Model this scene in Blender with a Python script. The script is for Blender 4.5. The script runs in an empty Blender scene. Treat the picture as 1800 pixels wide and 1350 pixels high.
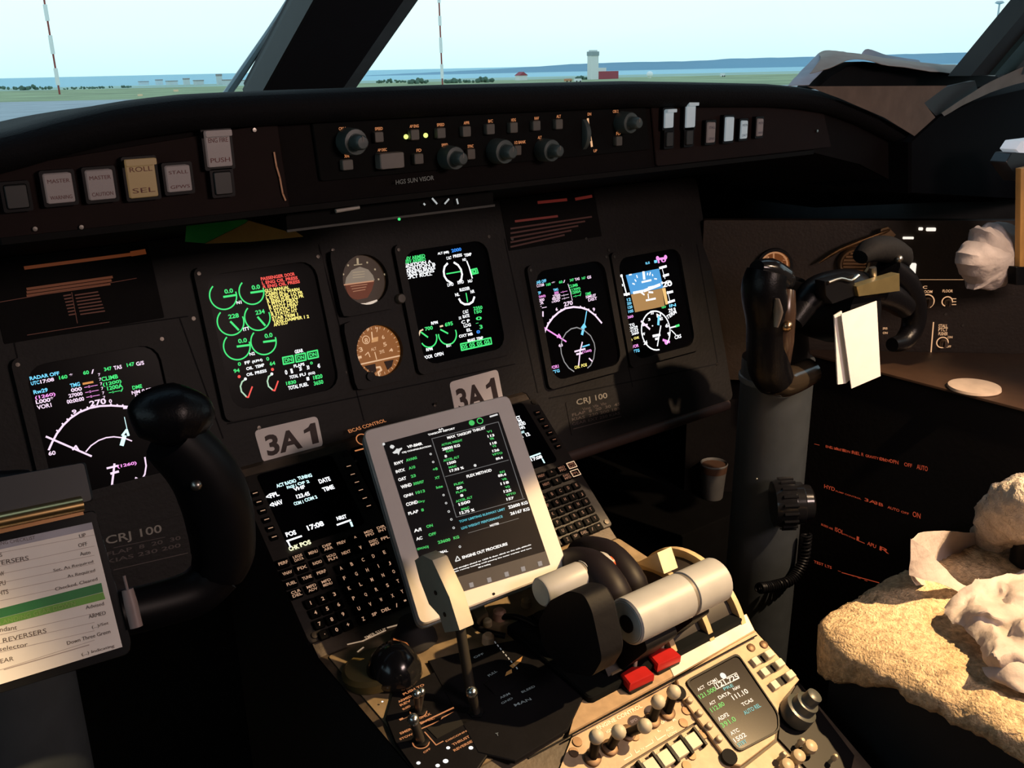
import bpy, math, random
from math import sin, cos, pi, radians, sqrt, atan2
from mathutils import Vector as V, Matrix, noise
random.seed(7)
SC = bpy.context.scene
COL = SC.collection
# ------------------------------------------------------------------ camera, world, lights, exposure
CAM = V((-0.6374, -1.2161, 0.3256)); FPX = 1663.8195
YAW, PITCH, ROLL = 0.6373, -0.323, -0.022
fw = V((sin(YAW)*cos(PITCH), cos(YAW)*cos(PITCH), sin(PITCH)))
r0 = V((cos(YAW), -sin(YAW), 0)); u0 = r0.cross(fw)
RT = r0*cos(ROLL) + u0*sin(ROLL); UP = u0*cos(ROLL) - r0*sin(ROLL)
cd = bpy.data.cameras.new('camera'); cam = bpy.data.objects.new('camera', cd); COL.objects.link(cam)
cd.sensor_fit = 'HORIZONTAL'; cd.sensor_width = 36.0; cd.lens = 36.0*FPX/1800.0
cd.clip_start = 0.02; cd.clip_end = 60000
Mx = Matrix((RT, UP, -fw)).transposed().to_4x4(); Mx.translation = CAM; cam.matrix_world = Mx
SC.camera = cam
SC.view_settings.view_transform = 'Standard'; SC.view_settings.look = 'None'
SC.view_settings.gamma = 1.0; SC.view_settings.use_curve_mapping = False
SC.view_settings.exposure = 0.0

def world():
    w = bpy.data.worlds.new('dawn_sky'); SC.world = w; w.use_nodes = True
    nt = w.node_tree; nt.nodes.clear(); N = nt.nodes.new; L = nt.links.new
    out = N('ShaderNodeOutputWorld'); bg = N('ShaderNodeBackground'); tc = N('ShaderNodeTexCoord')
    sx = N('ShaderNodeSeparateXYZ'); mr = N('ShaderNodeValToRGB'); L(tc.outputs['Generated'], sx.inputs[0])
    L(sx.outputs['Z'], mr.inputs[0]); L(mr.outputs[0], bg.inputs[0]); L(bg.outputs[0], out.inputs[0])
    e = mr.color_ramp.elements
    e[0].position = 0.0; e[0].color = (0.60, 0.88, 0.93, 1)
    e[1].position = 1.0; e[1].color = (0.25, 0.45, 0.62, 1)
    a = e.new(0.035); a.color = (0.70, 0.96, 0.98, 1)
    a = e.new(0.12); a.color = (0.80, 0.99, 1.0, 1)
    a = e.new(0.35); a.color = (0.62, 0.85, 0.95, 1)
    bg.inputs[1].default_value = 1.32
world()

def lamp(kind, name, loc, to, power, col, **kw):
    d = bpy.data.lights.new(name, kind); d.energy = power; d.color = col
    for k, v in kw.items(): setattr(d, k, v)
    o = bpy.data.objects.new(name, d); COL.objects.link(o); o.location = loc
    o.rotation_euler = (V(to) - V(loc)).to_track_quat('-Z', 'Y').to_euler()
    return o
# overhead map lights of the two pilots and the dim dome light on the rear ceiling
lamp('SPOT', 'right_map_light', (0.80, -1.15, 0.68), (0.17, -0.66, -0.38), 185, (1.0, 0.66, 0.32), spot_size=radians(34), spot_blend=0.15, shadow_soft_size=0.012)
lamp('SPOT', 'right_seat_light', (0.82, -1.20, 0.68), (0.62, -0.52, -0.10), 92, (1.0, 0.70, 0.45), spot_size=radians(40), spot_blend=0.8, shadow_soft_size=0.012)
lamp('SPOT', 'left_map_light', (-0.80, -1.10, 0.62), (-0.80, -0.50, -0.20), 75, (1.0, 0.72, 0.38), spot_size=radians(34), spot_blend=0.7, shadow_soft_size=0.012)
lamp('AREA', 'dome_light', (0.40, -2.05, 0.66), (0.0, -0.2, -0.1), 13.0, (1.0, 0.74, 0.66), shape='RECTANGLE', size=0.5, size_y=0.25)

# ------------------------------------------------------------------ pixel -> plane helpers (photo measured in 1800 x 1350)
def ray(x, y): return fw + RT*((x-900)/FPX) + UP*((675-y)/FPX)
def depth(P): return (V(P)-CAM).dot(fw)
def atY(x, y, Y): d = ray(x, y); return CAM + d*((Y-CAM.y)/d.y)
def atX(x, y, X): d = ray(x, y); return CAM + d*((X-CAM.x)/d.x)
def atZ(x, y, Z): d = ray(x, y); return CAM + d*((Z-CAM.z)/d.z)
class Fr:
    def __init__(s, o, u, v):
        s.o = V(o); s.u = V(u).normalized(); n = s.u.cross(V(v)).normalized(); s.n = n; s.v = n.cross(s.u)
    def P(s, a, b, h=0.0): return s.o + s.u*a + s.v*b + s.n*h
    def at(s, x, y, h=0.0):
        d = ray(x, y); o = s.o + s.n*h; p = CAM + d*((o-CAM).dot(s.n)/d.dot(s.n)); q = p-o
        return (q.dot(s.u), q.dot(s.v))
    def up(s, h): return Fr(s.o+s.n*h, s.u, s.v)
    def m(s, x, y, r):   # pixel length at that place -> metres
        a = s.at(x, y); return r*depth(s.P(*a))/FPX
def Zm(ox, oy, k): return lambda x, y: (ox+x/k, oy+y/k)

# ------------------------------------------------------------------ materials
MATS = {}
def mat(name, col, rough=0.5, metal=0.0, noise_=0.12, scale=40.0, bump=0.0, emit=None, est=1.0, transl=0.0, coat=0.0, bscale=None, spec=0.5):
    if name in MATS: return MATS[name]
    m = bpy.data.materials.new(name); m.use_nodes = True; nt = m.node_tree; b = nt.nodes['Principled BSDF']
    N = nt.nodes.new; L = nt.links.new
    b.inputs['Roughness'].default_value = rough; b.inputs['Metallic'].default_value = metal
    b.inputs['Specular IOR Level'].default_value = spec; b.inputs['Coat Weight'].default_value = coat
    tc = N('ShaderNodeTexCoord'); nz = N('ShaderNodeTexNoise'); nz.inputs['Scale'].default_value = scale; nz.inputs['Detail'].default_value = 4
    L(tc.outputs['Object'], nz.inputs['Vector'])
    cr = N('ShaderNodeValToRGB'); L(nz.outputs['Fac'], cr.inputs[0])
    e = cr.color_ramp.elements; e[0].position = 0.3; e[1].position = 0.7
    e[0].color = tuple(max(0, c*(1-noise_)) for c in col[:3]) + (1,); e[1].color = tuple(min(1, c*(1+noise_)) for c in col[:3]) + (1,)
    L(cr.outputs[0], b.inputs['Base Color'])
    if bump:
        n2 = N('ShaderNodeTexNoise'); n2.inputs['Scale'].default_value = bscale or scale*3; n2.inputs['Detail'].default_value = 5
        L(tc.outputs['Object'], n2.inputs['Vector']); bp = N('ShaderNodeBump'); bp.inputs['Strength'].default_value = bump
        bp.inputs['Distance'].default_value = 0.004; L(n2.outputs['Fac'], bp.inputs['Height']); L(bp.outputs[0], b.inputs['Normal'])
    if emit: b.inputs['Emission Color'].default_value = tuple(emit)+(1,); b.inputs['Emission Strength'].default_value = est
    if transl:
        t = N('ShaderNodeBsdfTranslucent'); L(cr.outputs[0], t.inputs[0]); mx = N('ShaderNodeMixShader'); mx.inputs[0].default_value = transl
        out = nt.nodes['Material Output']; L(b.outputs[0], mx.inputs[1]); L(t.outputs[0], mx.inputs[2]); L(mx.outputs[0], out.inputs[0])
    MATS[name] = m; return m
def em(name, col, st=1.0, base=(0.02, 0.02, 0.02)): return mat(name, base, 0.6, emit=col, est=st)
PANEL = mat('panel_paint', (0.0100, 0.0088, 0.0084), 0.62, bump=0.15, scale=60, spec=0.3)
PANELD = mat('panel_paint_dark', (0.0045, 0.004, 0.004), 0.7, bump=0.1, scale=60, spec=0.1); FCB = mat('control_panel_black', (0.003, 0.003, 0.003), 0.75, bump=0.1, spec=0.08)
BLACK = mat('black_plastic', (0.003, 0.003, 0.004), 0.45, spec=0.2)
BLACKM = mat('black_matt', (0.006, 0.006, 0.007), 0.8, bump=0.2, spec=0.2)
GLOSS = mat('black_gloss', (0.010, 0.010, 0.011), 0.16)
GRIP = mat('black_grip_rubber', (0.003, 0.003, 0.004), 0.34, bump=0.1, scale=120, spec=0.2)
GLASS = mat('screen_glass', (0.002, 0.002, 0.003), 0.3, spec=0.04)
PAD = mat('glareshield_vinyl', (0.004, 0.004, 0.005), 0.75, bump=0.3, scale=150, spec=0.1)
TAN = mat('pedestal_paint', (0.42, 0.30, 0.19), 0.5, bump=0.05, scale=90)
TAND = mat('pedestal_paint_dark', (0.065, 0.048, 0.032), 0.6, noise_=0.35, bump=0.2, scale=45)  # darker, more mottled tone of the pedestal paint
CREAM = mat('cream_plastic', (0.52, 0.48, 0.38), 0.5, noise_=0.06)
GREYC = mat('grey_lever_grip', (0.36, 0.37, 0.39), 0.45, noise_=0.06)
COLG = mat('column_grey_paint', (0.045, 0.052, 0.057), 0.45, noise_=0.1, bump=0.05)
METAL = mat('brushed_metal', (0.55, 0.50, 0.42), 0.3, metal=1.0)
STEEL = mat('screw_steel', (0.35, 0.33, 0.30), 0.35, metal=1.0)
GOLD = mat('brass_clip', (0.62, 0.50, 0.28), 0.28, metal=1.0)
WHITE = mat('white_paper', (0.82, 0.80, 0.78), 0.75, noise_=0.03)
TISS = mat('tissue_paper', (0.50, 0.44, 0.43), 0.8, noise_=0.06, transl=0.25, bump=0.25, scale=60)
TABW = mat('tablet_white', (0.80, 0.76, 0.74), 0.35, noise_=0.02)
RED = mat('red_plastic', (0.38, 0.012, 0.012), 0.4)
FLEECE = mat('sheepskin', (0.52, 0.39, 0.25), 0.95, noise_=0.35, scale=130, bump=1.0, bscale=330, spec=0.1)
BTN = mat('annunciator_cap', (0.11, 0.09, 0.088), 0.35, noise_=0.08, emit=(0.30, 0.22, 0.20), est=0.22)
BTNB = mat('annunciator_cap_cool', (0.36, 0.40, 0.42), 0.35, noise_=0.08, emit=(0.30, 0.38, 0.42), est=0.5)
BTNY = mat('annunciator_cap_warm', (0.12, 0.085, 0.05), 0.35, noise_=0.08, emit=(0.5, 0.30, 0.12), est=0.22)
KEYB = mat('grey_push_button', (0.08, 0.075, 0.065), 0.5)
KNOBG = mat('grey_rotary_knob', (0.05, 0.068, 0.068), 0.4)
EW = em('glow_white', (0.95, 0.97, 1.0), 1.3); EG = em('glow_green', (0.06, 0.90, 0.22), 0.95); ER = em('glow_red', (1.0, 0.10, 0.08), 1.0)
EY = em('glow_yellow', (1.0, 0.86, 0.22), 1.1); EC = em('glow_cyan', (0.18, 0.68, 1.0), 1.1); EB = em('glow_blue', (0.03, 0.28, 0.95), 0.9)
EM = em('glow_magenta', (1.0, 0.35, 0.90), 1.0); EP = em('glow_pink', (0.95, 0.72, 0.92), 1.1); EWG = em('glow_palegreen', (0.55, 0.85, 0.60), 0.85)
ESKY = em('glow_sky', (0.07, 0.38, 0.80), 0.9); EGND = em('glow_ground', (0.50, 0.27, 0.09), 0.8); EGY = em('glow_grey', (0.5, 0.5, 0.52), 0.55)
EO = em('legend_orange', (1.0, 0.36, 0.13), 0.55); EOD = em('legend_orange_dim', (0.75, 0.28, 0.12), 0.22); EOB = em('legend_amber', (1.0, 0.55, 0.28), 0.8)
ERD = em('legend_red_dim', (0.75, 0.18, 0.05), 0.10)
SCR = mat('brown_screw', (0.16, 0.10, 0.06), 0.5, metal=.6); KEYM = mat('key_black', (0.003, 0.003, 0.003), 0.75, spec=0.08); EWC = em('glow_pale_cyan', (0.66, 0.97, 1.0), 1.25); EYG = em('lamp_yellow_green', (0.85, 1.0, 0.25), 1.2)
PRW = mat('white_print', (0.5, 0.47, 0.42), 0.7, emit=(1.0, 0.6, 0.4), est=0.03); PRD = mat('dark_print', (0.035, 0.02, 0.02), 0.7); PRG = mat('grey_print', (0.16, 0.15, 0.14), 0.7)

# ------------------------------------------------------------------ mesh builder
GLY = {}
def glyph(s, bold):
    k = (s, bold)
    if k in GLY: return GLY[k]
    c = bpy.data.curves.new('t', 'FONT'); c.body = s; c.resolution_u = 3; c.offset = bold; c.fill_mode = 'FRONT'
    o = bpy.data.objects.new('t', c); COL.objects.link(o)
    dg = bpy.context.evaluated_depsgraph_get(); me = bpy.data.meshes.new_from_object(o.evaluated_get(dg))
    vs = [(v.co.x, v.co.y) for v in me.vertices]; fs = [tuple(p.vertices) for p in me.polygons]
    bpy.data.objects.remove(o); bpy.data.curves.remove(c); bpy.data.meshes.remove(me)
    if vs:
        x0 = min(v[0] for v in vs); x1 = max(v[0] for v in vs); y1 = max(v[1] for v in vs); y0 = min(v[1] for v in vs)
        w = max(x1-x0, 1e-6); h = max(y1-min(y0, 0), 1e-6); vs = [((x-x0)/w, y/h) for x, y in vs]; asp = w/h
    else: asp = 1
    GLY[k] = (vs, fs, asp); return GLY[k]
class MB:
    def __init__(s): s.v = []; s.f = []
    def add(s, vs, fs):
        n = len(s.v); s.v += [V(p) for p in vs]; s.f += [tuple(i+n for i in f) for f in fs]; return s
    def prism(s, fr, pts, h0, h1, ch=0.0):
        n = len(pts); cx = sum(p[0] for p in pts)/n; cy = sum(p[1] for p in pts)/n
        rad = sum(sqrt((p[0]-cx)**2+(p[1]-cy)**2) for p in pts)/n; k = 1-ch/rad
        A = [fr.P(a, b, h0) for a, b in pts]; B = [fr.P(a, b, h1-ch) for a, b in pts]
        vs = A+B; fs = [tuple(range(n-1, -1, -1))] + [(i, (i+1) % n, n+(i+1) % n, n+i) for i in range(n)]
        if ch:
            vs += [fr.P(cx+(a-cx)*k, cy+(b-cy)*k, h1) for a, b in pts]
            fs += [(n+i, n+(i+1) % n, 2*n+(i+1) % n, 2*n+i) for i in range(n)] + [tuple(range(2*n, 3*n))]
        else: fs += [tuple(range(n, 2*n))]
        return s.add(vs, fs)
    def rr(s, fr, a0, a1, b0, b1, h0, h1, r=0.0, ch=0.0): return s.prism(fr, rrect(a0, a1, b0, b1, r), h0, h1, ch)
    def hole(s, fr, outer, inner, h0, h1):   # plate with an opening; both outlines have the same count
        n = len(outer); vs = []
        for pts, h in ((outer, h1), (inner, h1), (outer, h0), (inner, h0)): vs += [fr.P(a, b, h) for a, b in pts]
        fs = []
        for i in range(n):
            j = (i+1) % n
            fs += [(i, j, n+j, n+i), (2*n+j, 2*n+i, 3*n+i, 3*n+j), (2*n+i, 2*n+j, j, i), (n+i, n+j, 3*n+j, 3*n+i)]
        return s.add(vs, fs)
    def box(s, x0, x1, y0, y1, z0, z1, ch=0.0): return s.rr(Fr((0, 0, 0), (1, 0, 0), (0, 1, 0)), x0, x1, y0, y1, z0, z1, 0, ch)
    def lathe(s, A, ax, prof, seg=24):
        A = V(A); ax = V(ax).normalized(); t = V((0, 0, 1)) if abs(ax.z) < .9 else V((1, 0, 0))
        e1 = ax.cross(t).normalized(); e2 = ax.cross(e1); vs = []; fs = []
        for t_, r in prof:
            for i in range(seg): a = 2*pi*i/seg; vs.append(A+ax*t_+(e1*cos(a)+e2*sin(a))*max(r, 1e-5))
        for k in range(len(prof)-1):
            for i in range(seg): j = (i+1) % seg; fs.append((k*seg+i, k*seg+j, (k+1)*seg+j, (k+1)*seg+i))
        fs += [tuple(range(seg-1, -1, -1)), tuple((len(prof)-1)*seg+i for i in range(seg))]
        return s.add(vs, fs)
    def cyl(s, A, B, ra, rb=None, seg=20, ch=0.0):
        A = V(A); B = V(B); L = (B-A).length; rb = ra if rb is None else rb
        return s.lathe(A, B-A, [(0, ra), (L, rb)] if not ch else [(0, ra-ch), (ch, ra), (L-ch, rb), (L, rb-ch)], seg)
    def sphere(s, c, r, seg=16):
        return s.lathe(V(c)-V((0, 0, r)), (0, 0, 1), [(r-r*cos(pi*k/8), r*sin(pi*k/8)) for k in range(9)], seg)
    def tube(s, pts, rad, seg=12, flat=1.0, smooth=0):
        pts = [V(p) for p in pts]; n = len(pts); rad = rad if isinstance(rad, (list, tuple)) else [rad]*n
        if smooth:
            np_, nr = [], []
            for i in range(n-1):
                p0, p1, p2, p3 = pts[max(i-1, 0)], pts[i], pts[i+1], pts[min(i+2, n-1)]
                for k in range(smooth):
                    t = k/smooth; t2 = t*t; t3 = t2*t
                    np_.append(0.5*((2*p1)+(p2-p0)*t+(2*p0-5*p1+4*p2-p3)*t2+(3*p1-p0-3*p2+p3)*t3)); nr.append(rad[i]*(1-t)+rad[i+1]*t)
            pts, rad = np_+[pts[-1]], nr+[rad[-1]]; n = len(pts)
        vs = []; fs = []; e1 = None
        for i, p in enumerate(pts):
            t = (pts[min(i+1, n-1)]-pts[max(i-1, 0)]).normalized()
            if e1 is None: e1 = t.cross(V((0.3, 0.2, 1))).normalized()
            e1 = (e1 - t*e1.dot(t)).normalized(); e2 = t.cross(e1)
            for k in range(seg): a = 2*pi*k/seg; vs.append(p+(e1*cos(a)+e2*sin(a)*flat)*rad[i])
        for i in range(n-1):
            for k in range(seg): j = (k+1) % seg; fs.append((i*seg+k, i*seg+j, (i+1)*seg+j, (i+1)*seg+k))
        fs += [tuple(range(seg-1, -1, -1)), tuple((n-1)*seg+k for k in range(seg))]
        return s.add(vs, fs)
    def line(s, fr, pts, w, h=0.0, closed=False):   # flat stroke, local coordinates
        if closed: pts = list(pts)+[pts[0]]
        for (a, b), (c, d) in zip(pts[:-1], pts[1:]):
            L = sqrt((c-a)**2+(d-b)**2)
            if L < 1e-9: continue
            ex, ey = (c-a)/L, (d-b)/L; nx, ny = -ey*w/2, ex*w/2; ex *= w*.25; ey *= w*.25
            s.add([fr.P(a-ex+nx, b-ey+ny, h), fr.P(a-ex-nx, b-ey-ny, h), fr.P(c+ex-nx, d+ey-ny, h), fr.P(c+ex+nx, d+ey+ny, h)], [(0, 1, 2, 3)])
        return s
    def pl(s, fr, px, w, h=0.0, closed=False):      # stroke through photo points, width in photo px
        return s.line(fr, [fr.at(*p) for p in px], fr.m(px[0][0], px[0][1], w), h, closed)
    def poly(s, fr, px, h=0.0):
        return s.add([fr.P(*fr.at(*p), h) for p in px], [tuple(range(len(px)))])
    def arc(s, fr, c, e, a0, a1, w, h=0.0, n=28):   # centre and rim as photo points
        cu, cv = fr.at(*c); eu, ev = fr.at(*e); r = sqrt((eu-cu)**2+(ev-cv)**2)
        return s.line(fr, [(cu+r*cos(radians(a0+(a1-a0)*i/n)), cv+r*sin(radians(a0+(a1-a0)*i/n))) for i in range(n+1)], fr.m(c[0], c[1], w), h)
    def dot(s, fr, c, r, h=0.0):
        cu, cv = fr.at(*c); r = fr.m(c[0], c[1], r)
        return s.add([fr.P(cu+r*cos(2*pi*i/12), cv+r*sin(2*pi*i/12), h) for i in range(12)], [tuple(range(12))])
    def text(s, fr, t, p0, p1, hp, h=0.0, bold=0.012):   # baseline from p0 to p1 in the photo, cap height in px
        a = fr.at(*p0); b = fr.at(*p1); L = sqrt((b[0]-a[0])**2+(b[1]-a[1])**2); ex = ((b[0]-a[0])/L, (b[1]-a[1])/L)
        return s.text2(fr, t, a, ex, L, fr.m(p0[0], p0[1], hp), h, bold)
    def text2(s, fr, t, a, ex, L, H, h=0.0, bold=0.0):
        vs, fs, asp = glyph(t, bold)
        if L is None: L = H*asp
        return s.add([fr.P(a[0]+ex[0]*x*L-ex[1]*y*H, a[1]+ex[1]*x*L+ex[0]*y*H, h) for x, y in vs], fs)
    def grid(s, rows, thick=0.0):
        m = len(rows); n = len(rows[0]); vs = [p for r in rows for p in r]; fs = [(i*n+j, i*n+j+1, (i+1)*n+j+1, (i+1)*n+j) for i in range(m-1) for j in range(n-1)]
        if thick:
            nr = [V((0, 0, 0)) for _ in vs]
            for f in fs:
                q = (vs[f[1]]-vs[f[0]]).cross(vs[f[3]]-vs[f[0]])
                for i in f: nr[i] = nr[i]+q
            N = len(vs); back = [p-(q.normalized() if q.length else V((0, 0, 1)))*thick for p, q in zip(vs, nr)]
            fs2 = [tuple(N+i for i in reversed(f)) for f in fs]
            bd = [j for j in range(n)]+[i*n+n-1 for i in range(1, m)]+[(m-1)*n+j for j in range(n-2, -1, -1)]+[i*n for i in range(m-2, 0, -1)]
            fs2 += [(bd[k], N+bd[k], N+bd[(k+1) % len(bd)], bd[(k+1) % len(bd)]) for k in range(len(bd))]
            vs = vs+back; fs = fs+fs2
        return s.add(vs, fs)
def rrect(a0, a1, b0, b1, r, k=4):
    if r <= 0: return [(a0, b0), (a1, b0), (a1, b1), (a0, b1)]
    out = []
    for cx, cy, s in ((a1-r, b0+r, -90), (a1-r, b1-r, 0), (a0+r, b1-r, 90), (a0+r, b0+r, 180)):
        out += [(cx+r*cos(radians(s+90*i/k)), cy+r*sin(radians(s+90*i/k))) for i in range(k+1)]
    return out
def rpoly(pts, r, k=4):   # convex polygon with rounded corners, counter-clockwise or not
    out = []; n = len(pts)
    for i in range(n):
        p = V(pts[i]).to_2d() if len(pts[i]) > 2 else V((pts[i][0], pts[i][1])); a = V(pts[i-1][:2]); b = V(pts[(i+1) % n][:2])
        d0 = (a-p).normalized()*r; d1 = (b-p).normalized()*r
        for j in range(k+1):
            t = j/k; q = (p+d0)*(1-t)**2+p*2*t*(1-t)+(p+d1)*t*t; out.append((q.x, q.y))
    return out
def scale2(pts, k):
    cx = sum(p[0] for p in pts)/len(pts); cy = sum(p[1] for p in pts)/len(pts); return [(cx+(a-cx)*k, cy+(b-cy)*k) for a, b in pts]
def ccw(pts):
    a = sum(pts[i][0]*pts[(i+1) % len(pts)][1]-pts[(i+1) % len(pts)][0]*pts[i][1] for i in range(len(pts)))
    return pts if a > 0 else list(reversed(pts))
ccw2 = ccw
def cat(rows, k):          # catmull-rom refinement of a grid of points, both ways
    def ref(l):
        out = []
        for i in range(len(l)-1):
            p0, p1, p2, p3 = l[max(i-1, 0)], l[i], l[i+1], l[min(i+2, len(l)-1)]
            for j in range(k):
                t = j/k; out.append(0.5*((2*p1)+(p2-p0)*t+(2*p0-5*p1+4*p2-p3)*t*t+(3*p1-p0-3*p2+p3)*t**3))
        return out+[l[-1]]
    rows = [ref([V(p) for p in r]) for r in rows]; cols = [ref([r[j] for r in rows]) for j in range(len(rows[0]))]
    return [[c[i] for c in cols] for i in range(len(cols[0]))]

ORG = {}
def T(name, label, category, org, group=None):
    o = bpy.data.objects.new(name, None); COL.objects.link(o); o.location = org; o.empty_display_size = 0.02
    o['label'] = label; o['category'] = category
    if group: o['group'] = group
    ORG[o.name] = V(org); return o
def M(name, mb, m, parent=None, label=None, category=None, group=None, kind=None, ang=38):
    if parent: org = ORG[parent.name]
    else:
        xs = [v.x for v in mb.v]; ys = [v.y for v in mb.v]; zs = [v.z for v in mb.v]; org = V(((min(xs)+max(xs))/2, (min(ys)+max(ys))/2, min(zs)))
    me = bpy.data.meshes.new(name); me.from_pydata([tuple(v-org) for v in mb.v], [], mb.f); me.materials.append(m); me.update()
    for p in me.polygons: p.use_smooth = True
    me.set_sharp_from_angle(angle=radians(ang))
    o = bpy.data.objects.new(name, me); COL.objects.link(o); ORG[o.name] = org
    if parent: o.parent = parent
    else: o.location = org
    if label: o['label'] = label
    if category: o['category'] = category
    if group: o['group'] = group
    if kind: o['kind'] = kind
    return o
def struct(name, mb, m, label=None): return M(name, mb, m, kind='structure', label=label)

WF = Fr((0, 0, 0), (1, 0, 0), (0, 1, 0))                                   # floor-parallel
ta = radians(15.987); PF = Fr((0, 0, 0), (1, 0, 0), (0, sin(ta), cos(ta)))  # main instrument panel, tilted back
GF = Fr((0, -0.30, 0.19), (1, 0, 0), (0, 0, 1))                            # glareshield face
tc_ = 0.6876; CF = Fr((0, -0.0988, -0.2015), (1, 0, 0), (0, cos(tc_), sin(tc_)))   # sloping front of the pedestal
AF = Fr((0, -0.2, -0.343), (1, 0, 0), (0, .9963, .0863))                   # pedestal top
BF = Fr((0, -0.535, -0.372), (1, 0, 0), (0, .8829, .4695))                 # rear slope of the pedestal
OF = Fr((0.72, 0.0, 0), (1, -1, 0), (0, 0, 1))                             # outboard side panel, angled 45 degrees
SF = Fr((0.85, 0, 0), (0, -1, 0), (0, 0, 1))                               # inboard wall of right side console
#@@BODY
# ================================================================== the setting
def lerp_tab(tab, x):
    for (a, p), (b, q) in zip(tab[:-1], tab[1:]):
        if x <= b: return p+(q-p)*max(0, (x-a))/(b-a)
    return tab[-1][1]
ZG = -2.6
gp = lambda x, y, z=ZG: atZ(x, y, z)
APR = mat('apron_concrete', (0.40, 0.42, 0.44), 0.9, scale=0.25); GRS = mat('airfield_grass', (0.32, 0.37, 0.19), 0.95, noise_=0.3, scale=0.08)
SEA = mat('sea_water', (0.34, 0.62, 0.70), 0.6, noise_=0.04, scale=0.01); HIL = mat('hazy_hill', (0.19, 0.35, 0.46), 1.0, noise_=0.12, scale=0.006)  # sky reflection set in the sea colour, haze in the hill colour
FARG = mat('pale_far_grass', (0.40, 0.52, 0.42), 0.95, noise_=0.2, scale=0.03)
Fh_ = V((fw.x, fw.y, 0)).normalized(); Rh_ = V((Fh_.y, -Fh_.x, 0)); G0 = V((CAM.x, CAM.y, ZG))
def zone(name, d0, d1, w0, w1, m): struct(name, MB().add([G0+Fh_*d0-Rh_*w0, G0+Fh_*d0+Rh_*w0, G0+Fh_*d1+Rh_*w1, G0+Fh_*d1-Rh_*w1], [(0, 1, 2, 3)]), m)
zone('ground_apron', -30, 128, 200, 200, APR); zone('ground_grass', 128, 240, 200, 400, GRS); zone('ground_far_shore', 240, 300, 400, 500, FARG); zone('sea', 300, 45000, 800, 60000, SEA)
def ridge(name, tab, D, m, label, seed):
    b = MB(); rows = [[], [], []]; n = 90
    for i in range(n+1):
        x = tab[0][0]+(tab[-1][0]-tab[0][0])*i/n; y = lerp_tab(tab, x)+0.9*noise.noise(V((x*.03, seed, 0)))+0.5*noise.noise(V((x*.12, seed, 1)))
        d = ray(x, y); d.normalize(); top = CAM+d*D; hd = V((d.x, d.y, 0)).normalized()
        rows[1].append(top); rows[0].append(V((top.x, top.y, ZG-.2))-hd*D*.06); rows[2].append(V((top.x, top.y, ZG-.2))+hd*D*.1)
    return M(name, b.grid(rows), m, label=label, category='hills')
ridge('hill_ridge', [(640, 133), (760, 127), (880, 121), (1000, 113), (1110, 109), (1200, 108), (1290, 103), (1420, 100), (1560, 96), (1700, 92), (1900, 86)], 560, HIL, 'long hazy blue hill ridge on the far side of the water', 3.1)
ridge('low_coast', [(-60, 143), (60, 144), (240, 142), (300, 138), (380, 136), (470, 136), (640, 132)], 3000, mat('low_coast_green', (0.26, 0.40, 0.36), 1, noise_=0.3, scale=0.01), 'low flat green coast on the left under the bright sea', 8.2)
# tree clumps
TREE = mat('far_tree_green', (0.10, 0.17, 0.12), 1, noise_=0.3, scale=0.2)
def clump(x, y, wpx, hpx, label, gz=ZG):
    c = gp(x, y); sc = depth(c)/FPX; b = MB(); rng = random.Random(int(x))
    for k in range(26):
        dx = rng.random()-.5; b.sphere(c+V((dx*wpx*sc*1.1, (rng.random()-.5)*wpx*sc*.5, hpx*sc*(.15+.5*rng.random()*(1-1.4*abs(dx))))), hpx*sc*(.16+.16*rng.random()), 8)
    M('tree_clump', b, TREE, label=label, category='trees', group='tree clumps along the shore')
for x, y, w, h, l in ((12, 158, 60, 9, 'dark tree clump at the far left end of the shore'), (60, 158, 50, 11, 'dark tree clump just left of the left red and white mast'), (140, 157, 46, 6, 'low bush row just right of the left red and white mast'), (200, 155, 60, 7, 'low bushes between left mast and seaside town'),
    (690, 146, 60, 9, 'tree clump just right of the windscreen post'), (735, 147, 36, 12, 'taller tree clump left of the central mast'), (800, 146, 44, 11, 'dark tree clump right behind the central red and white mast'), (852, 145, 40, 12, 'dark round tree clump between central mast and farmhouse'), (1022, 140, 20, 9, 'small dark tree at the left foot of the control tower')):
    clump(x, y, w, h, l)
# distant town
for i, (x, w, h, lab) in enumerate(((255, 14, 6, 'small white town house nearest the left mast'), (282, 10, 9, 'narrow white town block left of the town centre'), (305, 16, 7, 'wide pale town building on the shore'), (330, 9, 11, 'pale tower like block in the seaside town'), (352, 14, 8, 'white flat roofed town building'), (388, 8, 18, 'tall thin grey town tower beside the windscreen wiper'), (405, 16, 9, 'white town building right behind the wiper foot'), (428, 12, 8, 'rightmost white town building next to the windscreen post'))):
    c = gp(x, 149); sc = depth(c)/FPX; w_, h_ = w*sc, h*sc
    t = T('town_building', lab, 'building', c, 'white buildings of the seaside town'); b = MB().box(c.x-w_/2, c.x+w_/2, c.y, c.y+w_, c.z, c.z+h_*.8)
    M('wall', b, mat('town_wall', (0.62, 0.66, 0.66), 0.9), t)
    M('roof', MB().box(c.x-w_*.53, c.x+w_*.53, c.y-w_*.03, c.y+w_*1.03, c.z+h_*.8, c.z+h_), mat('town_roof', (0.34, 0.30, 0.28), 0.9), t)
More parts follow.
